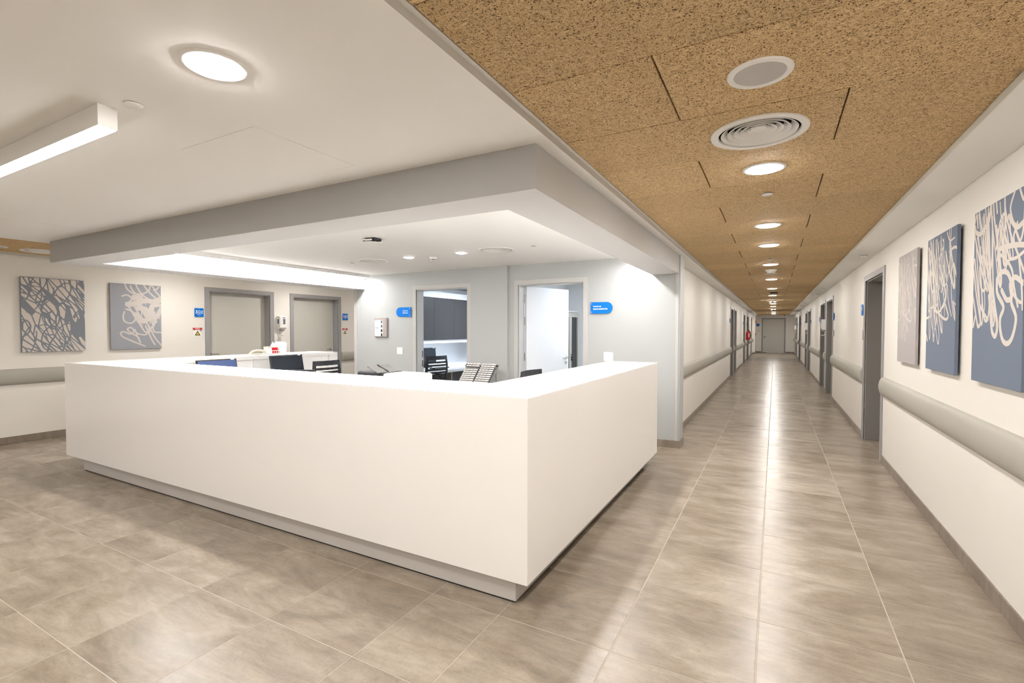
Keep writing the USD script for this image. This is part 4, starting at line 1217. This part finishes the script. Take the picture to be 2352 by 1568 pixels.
# ------------------------------------------------------------------ office things
def monitor(label, loc, rotz, w=0.46, h=0.29, scr='screen_dark', tilt=6, group=None, m_b='plastic_black'):
    """faces local -y"""
    t = thing('monitor', label, 'monitor', loc, rotz, group)
    Rx = trimesh.transformations.rotation_matrix(math.radians(-tilt), (1, 0, 0))
    zc = 0.235

    def tl(m):
        m = m.copy()
        m.apply_transform(Rx)
        m.apply_translation((0, 0, zc))
        return m
    bz = part(t, 'bezel', tl(RB(-w / 2, w / 2, -0.012, 0.012, -h / 2, h / 2, 0.005)), m_b)
    part(t, 'back_shell', tl(RB(-w / 2 + 0.06, w / 2 - 0.06, 0.010, 0.045, -h / 2 + 0.04, h / 2 - 0.04, 0.012)), 'plastic_dark')
    part(bz, 'screen', tl(CB(-w / 2 + 0.014, w / 2 - 0.014, -0.0135, -0.011, -h / 2 + 0.02, h / 2 - 0.014, 0.0006)), scr)
    part(bz, 'sticker', tl(B(w / 2 - 0.075, w / 2 - 0.03, -0.0145, -0.0118, h / 2 - 0.013, h / 2 - 0.001)), 'sign_white')
    part(t, 'neck', RB(-0.03, 0.03, 0.02, 0.05, 0.01, zc, 0.008), 'plastic_black')
    part(t, 'base', RB(-0.12, 0.12, -0.06, 0.12, 0.0, 0.016, 0.006), 'plastic_black')
    return t


def chair_proto(label, loc, rotz, group=None, lift=0.0):
    """office task chair with slotted mesh back; sits facing local +y, back at -y"""
    t = thing('office_chair', label, 'chair', loc, rotz, group)
    seat = RB(-0.24, 0.24, -0.22, 0.24, 0.44 + lift, 0.51 + lift, 0.03, 4)
    part(t, 'seat', seat, 'mesh_black', smooth=40)
    # backrest: curved frame with slats
    def bp(u, v):     # u -1..1, v 0..1
        half = 0.240 + 0.015 * math.sin(v * math.pi) - 0.02 * v
        return np.array([u * half, -0.24 - 0.05 * v + 0.045 * u * u - 0.03 * math.sin(v * math.pi), 0.55 + lift + 0.47 * v])
    def panel(v0, v1, u0=-1, u1=1, th=0.016):
        n, mrows = 12, 3
        g, bck = [], []
        for j in range(mrows + 1):
            for i in range(n + 1):
                p = bp(u0 + (u1 - u0) * i / n, v0 + (v1 - v0) * j / mrows)
                g.append(p + (0, th / 2, 0))
                bck.append(p - (0, th / 2, 0))
        V = np.array(g + bck)
        N = len(g)
        f = []
        for j in range(mrows):
            for i in range(n):
                a = j * (n + 1) + i
                b_, c_, d_ = a + 1, a + n + 2, a + n + 1
                f += [(a, c_, b_), (a, d_, c_), (N + a, N + b_, N + c_), (N + a, N + c_, N + d_)]
        def edge(ids):
            for p_, q_ in zip(ids[:-1], ids[1:]):
                f.extend([(p_, q_, N + q_), (p_, N + q_, N + p_)])
        edge([i for i in range(n + 1)]); edge([mrows * (n + 1) + n - i for i in range(n + 1)])
        edge([j * (n + 1) + n for j in range(mrows + 1)]); edge([(mrows - j) * (n + 1) for j in range(mrows + 1)])
        m = trimesh.Trimesh(V, np.array(f), process=False)
        m.fix_normals()
        return m
    part(t, 'back_frame', cat_(panel(0.86, 1.0), panel(0.0, 0.10), panel(0.0, 1.0, -1.0, -0.86, 0.024), panel(0.0, 1.0, 0.86, 1.0, 0.024)), 'plastic_black', smooth=35)
    for v0 in (0.13, 0.24, 0.35, 0.46, 0.62, 0.73):
        part(t, 'back_slat', panel(v0, v0 + 0.065, -0.88, 0.88, 0.008), 'mesh_black', smooth=35)
    part(t, 'back_support', tube([(0, -0.10, 0.42), (0, -0.27, 0.45), (0, -0.30, 0.62)], 0.022), 'plastic_black')
    for s in (-1, 1):
        part(t, 'armrest', cat_(tube([(s * 0.22, 0.02, 0.45), (s * 0.28, 0.02, 0.50), (s * 0.28, 0.0, 0.66)], 0.014), RB(s * 0.28 - 0.03, s * 0.28 + 0.03, -0.12, 0.13, 0.66, 0.69, 0.012)), 'plastic_black')
    part(t, 'gas_lift', cat_(cyl((0, 0, 0.10), (0, 0, 0.44 + lift), 0.025, 16), cyl((0, 0, 0.08), (0, 0, 0.26), 0.034, 16)), 'plastic_dark')
    for k in range(5):
        a = 2 * math.pi * k / 5
        e_ = np.array([math.cos(a) * 0.30, math.sin(a) * 0.30, 0.075])
        leg = part(t, 'base_leg', tube([(0, 0, 0.10), e_], 0.020), 'plastic_black')
        part(leg, 'caster', cat_(cyl(e_ + (0.012, 0, -0.045), e_ + (0.030, 0, -0.045), 0.030, 16), cyl(e_ + (-0.030, 0, -0.045), e_ + (-0.012, 0, -0.045), 0.030, 16), cyl(e_ + (0, 0, -0.05), e_, 0.008, 8), cyl(e_ + (-0.02, 0, -0.045), e_ + (0.02, 0, -0.045), 0.007, 8)), 'plastic_black')
    return t


monitor('black monitor with blue reflection painted on its screen on the left desk of the station', (-5.86, 3.40, 0.74), 90, w=0.475, scr='screen_blue', h=0.31, tilt=12)
monitor('black monitor with dark screen on the left desk near the left counter end', (-5.86, 4.34, 0.74), 90, w=0.50, scr='screen_dark', h=0.33, tilt=12)
chair_proto('black slotted-back office chair at the left desk beside the dark monitor', (-5.76, 4.70, 0), 90, lift=0.035)
chair_proto('black office chair mostly hidden behind the front counter run, only its back top showing', (-4.27, 3.15, 0), -139, lift=0.045)
chair_proto('black office chair behind the right counter run near the right doorway', (-2.07, 4.70, 0), -92, lift=0.03)
chair_proto('black slotted-back office chair in the doctors room by the desk', (-5.42, 6.83, 0), 77, lift=0.01)

# printer on its own stand behind the front counter run
t = thing('printer_stand', 'white stand under the printer, hidden behind the front counter run', 'stand', (-3.02, 3.52, 0))
part(t, 'body', CB(-0.30, 0.42, -0.24, 0.30, 0.0, 0.735, 0.003), 'desk_white')
for s_ in (-1, 1):
    part(t, 'door', CB(0.06 + s_ * 0.175 - 0.17, 0.06 + s_ * 0.175 + 0.17, 0.301, 0.318, 0.05, 0.72, 0.002), 'desk_white')
pr = thing('printer', 'white multifunction printer with raised grey document tray behind the front counter run', 'printer', (-3.02, 3.52, 0.735))
part(pr, 'body', RB(-0.25, 0.11, -0.07, 0.22, 0.0, 0.27, 0.02), 'plastic_white')
part(pr, 'scanner_lid', RB(-0.255, 0.115, -0.08, 0.225, 0.265, 0.340, 0.025, 4), 'plastic_white', smooth=30)
part(pr, 'paper_feed', RB(-0.62, -0.24, -0.05, 0.20, 0.20, 0.345, 0.02), 'plastic_black', label='black document feeder')
tp = np.array([(-0.31, -0.08, 0.337), (-0.26, 0.15, 0.337), (-0.490, 0.25, 0.388), (-0.480, -0.05, 0.388)])
dtr = part(pr, 'document_tray', trimesh.convex.convex_hull(np.vstack([tp, tp + (0.002, 0, 0.006)])), 'tray_grey', label='raised grey document tray')
gp = np.array([(-0.285, 0.030, 0.345), (-0.283, 0.038, 0.345), (-0.487, 0.098, 0.396), (-0.485, 0.090, 0.396)])
part(dtr, 'paper_guide', trimesh.convex.convex_hull(np.vstack([gp, gp + (0, 0, 0.010)])), 'plastic_black')
part(pr, 'vent_slot', cat_(*[B(-0.10 + 0.024 * k, -0.084 + 0.024 * k, -0.0815, -0.079, 0.308, 0.312) for k in range(8)]), 'plastic_grey', kind='stuff')

# chart / card rack on the desk by the pilaster
rk = thing('card_rack', 'tilted wire medication card rack with two columns of white trays', 'rack', (-3.77, 5.79, 0.0))
tilt = math.radians(43)
Rk = trimesh.transformations.rotation_matrix(-tilt, (1, 0, 0))


def rkT(m, dz=0.59):
    m = m.copy()
    m.apply_transform(Rk)
    m.apply_translation((0, -0.10, dz))
    return m


hw, hh = 0.259, 0.52
for x in (-hw, 0.0, hw):
    part(rk, 'side_rail', rkT(cat_(B(x - 0.009, x + 0.009, -0.012, 0.014, 0.0, hh), moved(trimesh.creation.icosphere(subdivisions=2, radius=0.012), x, 0, hh + 0.012))), 'steel')
for x in (-hw, hw):
    part(rk, 'back_leg', cat_(cyl((x, 0.20, 0.0), (x, 0.20, 0.965), 0.010, 12), cyl((x, 0.20, 0.95), (x, 0.16, 0.965), 0.008, 10)), 'chrome')
    part(rk, 'front_leg', cyl((x, -0.10, 0.0), (x, -0.10, 0.60), 0.010, 12), 'chrome')
    part(rk, 'knob', moved(trimesh.creation.icosphere(subdivisions=2, radius=0.016), x + 0.012, 0.20, 0.97), 'plastic_black')
for i, x0 in enumerate((-hw, 0.0)):
    for k in range(14):
        z0 = 0.012 + 0.0362 * k
        empty = (i == 0 and k == 11)
        tr_ = part(rk, 'tray', rkT(cat_(B(x0 + 0.012, x0 + hw - 0.012, -0.045, 0.012, z0, z0 + 0.004), B(x0 + 0.012, x0 + hw - 0.012, -0.048, -0.044, z0, z0 + 0.012))), 'plastic_grey')
        if not empty:
            c_ = part(tr_, 'card', rkT(B(x0 + 0.016, x0 + hw - 0.016, -0.050, -0.046, z0 + 0.004, z0 + 0.024)), 'card_white')
            part(tr_, 'card_tab', rkT(cat_(*[B(x0 + 0.05 + 0.055 * j, x0 + 0.068 + 0.055 * j, -0.0515, -0.0495, z0 + 0.010, z0 + 0.017) for j in range(3)])), 'card_tab', kind='stuff')

# things on the left counter run
bx_ = thing('wire_basket', 'small white wire basket on the left counter run holding a red box', 'basket', (-6.42, 4.50, CTOP))
for z in (0.012, 0.052):
    part(bx_, 'wire_rim', tube([(-0.08, -0.09, z), (0.08, -0.09, z), (0.08, 0.09, z), (-0.08, 0.09, z), (-0.08, -0.09, z)], 0.004, 6), 'plastic_white')
for y in np.linspace(-0.09, 0.09, 6):
    part(bx_, 'wire', tube([(-0.08, y, 0.052), (-0.08, y, 0.006), (0.08, y, 0.006), (0.08, y, 0.052)], 0.0025, 6), 'plastic_white')
t = thing('red_box', 'red and white carton standing in the wire basket', 'box', (-6.42, 4.515, CTOP + 0.010))
part(t, 'carton', CB(-0.05, 0.05, -0.043, 0.043, 0.0, 0.088, 0.001), 'red_gloss')
part(t, 'tissue', trimesh.creation.cone(0.045, 0.085, sections=7).apply_translation((0, 0, 0.088)), 'paper')
t = thing('white_carton', 'white carton with cream lid behind the red box in the basket', 'box', (-6.42, 4.435, CTOP + 0.010))
part(t, 'carton', CB(-0.05, 0.05, -0.030, 0.030, 0.0, 0.085, 0.001), 'plastic_white')
part(t, 'lid', CB(-0.053, 0.053, -0.033, 0.033, 0.085, 0.100, 0.001), 'plastic_beige')
t = thing('paper_stack', 'tall white wrapped paper bundle standing beside the wire basket', 'paper bundle', (-6.42, 4.645, CTOP))
bag = trimesh.convex.convex_hull(np.array([(-0.05, -0.05, 0), (0.05, -0.05, 0), (0.05, 0.05, 0), (-0.05, 0.05, 0), (-0.055, -0.075, 0.15), (0.055, -0.075, 0.15), (0.05, 0.065, 0.155), (-0.05, 0.065, 0.155), (-0.03, -0.05, 0.178), (0.03, 0.04, 0.175), (0.02, -0.05, 0.172)]))
part(t, 'bundle', bag, 'paper')
t = thing('curved_handle', 'beige curved handset arching over the left counter run beside the basket', 'handset', (-6.42, 4.29, CTOP))
arc = [(0.0, -0.13, 0.010), (0.0, -0.09, 0.045), (0.0, -0.02, 0.060), (0.0, 0.06, 0.056), (0.0, 0.11, 0.042)]
part(t, 'grip', tube(catmull(arc, 4), 0.016, 10), 'plastic_beige')
part(t, 'cradle', RB(-0.05, 0.05, -0.13, 0.02, 0.0, 0.018, 0.006), 'plastic_beige')
part(t, 'cord_coil', tube([(0.02 * math.cos(a), 0.11 + 0.012 * math.sin(a), 0.016 + 0.004 * a) for a in np.linspace(0, 6 * math.pi, 40) / 3], 0.004, 6), 'plastic_white')

# ------------------------------------------------------------------ doctors room
wc = thing('wall_cabinet', 'dark glossy wall cabinets in the doctors room', 'cabinet', (-6.60, 9.0, 0))
part(wc, 'body', B(0.0, 0.375, -2.4, 1.9, 1.275, 2.14), 'desk_white')
for a, b in ((-2.4, -1.70), (-1.70, -0.975), (-0.975, -0.25), (-0.25, 0.475), (0.475, 1.2), (1.2, 1.9)):
    part(wc, 'door', CB(0.376, 0.398, a + 0.002, b - 0.002, 1.270, 2.140, 0.001), 'cabinet_dark')
part(wc, 'cornice', B(0.0, 0.30, -2.4, 1.9, 2.165, 2.29), 'desk_white')
part(wc, 'light_rail', B(0.32, 0.37, -2.4, 1.9, 1.20, 1.27), 'desk_white')
dk = thing('wall_desk', 'long white built-in desk along the left wall of the doctors room', 'desk', (-6.60, 9.0, 0))
part(dk, 'worktop', CB(0.0, 1.10, -2.4, 1.9, 0.70, 0.740, 0.003), 'desk_white')
part(dk, 'apron', B(1.03, 1.075, -2.4, 1.9, 0.66, 0.70), 'desk_white')
part(dk, 'splashback', B(0.0, 0.02, -2.4, 1.9, 0.74, 0.80), 'desk_white')
for y in (-1.2, 0.6, 1.8):
    part(dk, 'support_panel', B(0.05, 1.0, y, y + 0.03, 0.0, 0.70), 'plastic_grey')
part(dk, 'modesty_panel', B(0.30, 0.32, -2.4, 1.9, 0.25, 0.70), 'plastic_grey')
monitor('black monitor on the long desk in the doctors room', (-6.0, 7.50, 0.74), 78, w=0.50, h=0.31, tilt=4)
monitor('black monitor edge at the right side of the left doorway', (-6.05, 9.52, 0.74), 84, w=0.50, h=0.31, tilt=8)
t = thing('keyboard', 'dark keyboard on the long desk before the monitor in the doctors room', 'keyboard', (-5.68, 7.52, 0.74))
part(t, 'body', CB(-0.07, 0.07, -0.22, 0.22, 0.0, 0.018, 0.003), 'plastic_black')
t = thing('pedestal_drawer', 'white mobile drawer pedestal under the doctors room desk', 'drawers', (-5.35, 8.55, 0))
part(t, 'body', CB(-0.25, 0.22, -0.32, 0.32, 0.03, 0.56, 0.004), 'desk_white')
for k in range(3):
    d = part(t, 'drawer', CB(0.221, 0.238, -0.31, 0.31, 0.05 + 0.17 * k, 0.205 + 0.17 * k, 0.002), 'desk_white')
for a in (-0.2, 0.2):
    part(t, 'caster', cyl((a, -0.25, 0.015), (a, -0.22, 0.015), 0.015, 10), 'plastic_black')

# ------------------------------------------------------------------ medicine room: glass fronted cabinet
vc = thing('glass_cabinet', 'tall beige metal cabinet with glass door in the medicine room', 'cabinet', (-3.87, 8.90, 0))
part(vc, 'carcass', cat_(B(0, 0.02, -0.45, 0.45, 0, 1.84), B(0, 0.32, -0.45, -0.43, 0, 1.84), B(0, 0.32, 0.43, 0.45, 0, 1.84), B(0, 0.32, -0.45, 0.45, 1.82, 1.84), B(0, 0.32, -0.45, 0.45, 0, 0.08)), 'steel_beige')
part(vc, 'top_rail', B(0.0, 0.335, -0.46, 0.46, 1.84, 1.865), 'plastic_white')
for z in (0.55, 1.03, 1.40):
    part(vc, 'shelf', B(0.02, 0.30, -0.43, 0.43, z, z + 0.015), 'plastic_white')
for a, b in ((-0.45, 0.0), (0.0, 0.45)):
    dr = part(vc, 'door', cat_(B(0.32, 0.345, a, a + 0.055, 0.06, 1.82), B(0.32, 0.345, b - 0.055, b, 0.06, 1.82), B(0.32, 0.345, a + 0.055, b - 0.055, 1.74, 1.82), B(0.32, 0.345, a + 0.055, b - 0.055, 0.06, 0.12)), 'steel_beige')
    part(dr, 'pane', B(0.330, 0.335, a + 0.05, b - 0.05, 0.10, 1.76), 'glass')
part(dr, 'key', cat_(B(0.345, 0.362, 0.02, 0.035, 0.99, 1.01), moved(trimesh.creation.icosphere(subdivisions=1, radius=0.022), 0.362, 0.028, 0.95), moved(trimesh.creation.icosphere(subdivisions=1, radius=0.024), 0.362, 0.035, 0.90)), 'plastic_black')
t = thing('medicine_bottle', 'small brown bottle on the middle shelf of the glass cabinet', 'bottle', (-3.66, 9.08, 1.045))
part(t, 'body', lathe([(0.0005, 0), (0.028, 0), (0.028, 0.09), (0.012, 0.115), (0.012, 0.13), (0.0005, 0.13), (0.0005, 0)], 20), 'bottle_brown', smooth=30)
part(t, 'cap', cyl((0, 0, 0.13), (0, 0, 0.15), 0.014, 14), 'plastic_white')
t = thing('folded_linen', 'white folded pack on the middle shelf of the glass cabinet', 'linen', (-3.68, 9.20, 1.045))
part(t, 'pack', RB(-0.10, 0.10, -0.09, 0.09, 0.0, 0.22, 0.03), 'paper')
t = thing('white_tray', 'white pack on the upper shelf of the glass cabinet', 'box', (-3.68, 9.02, 1.415))
part(t, 'pack', RB(-0.10, 0.10, -0.10, 0.10, 0.0, 0.05, 0.015), 'paper')
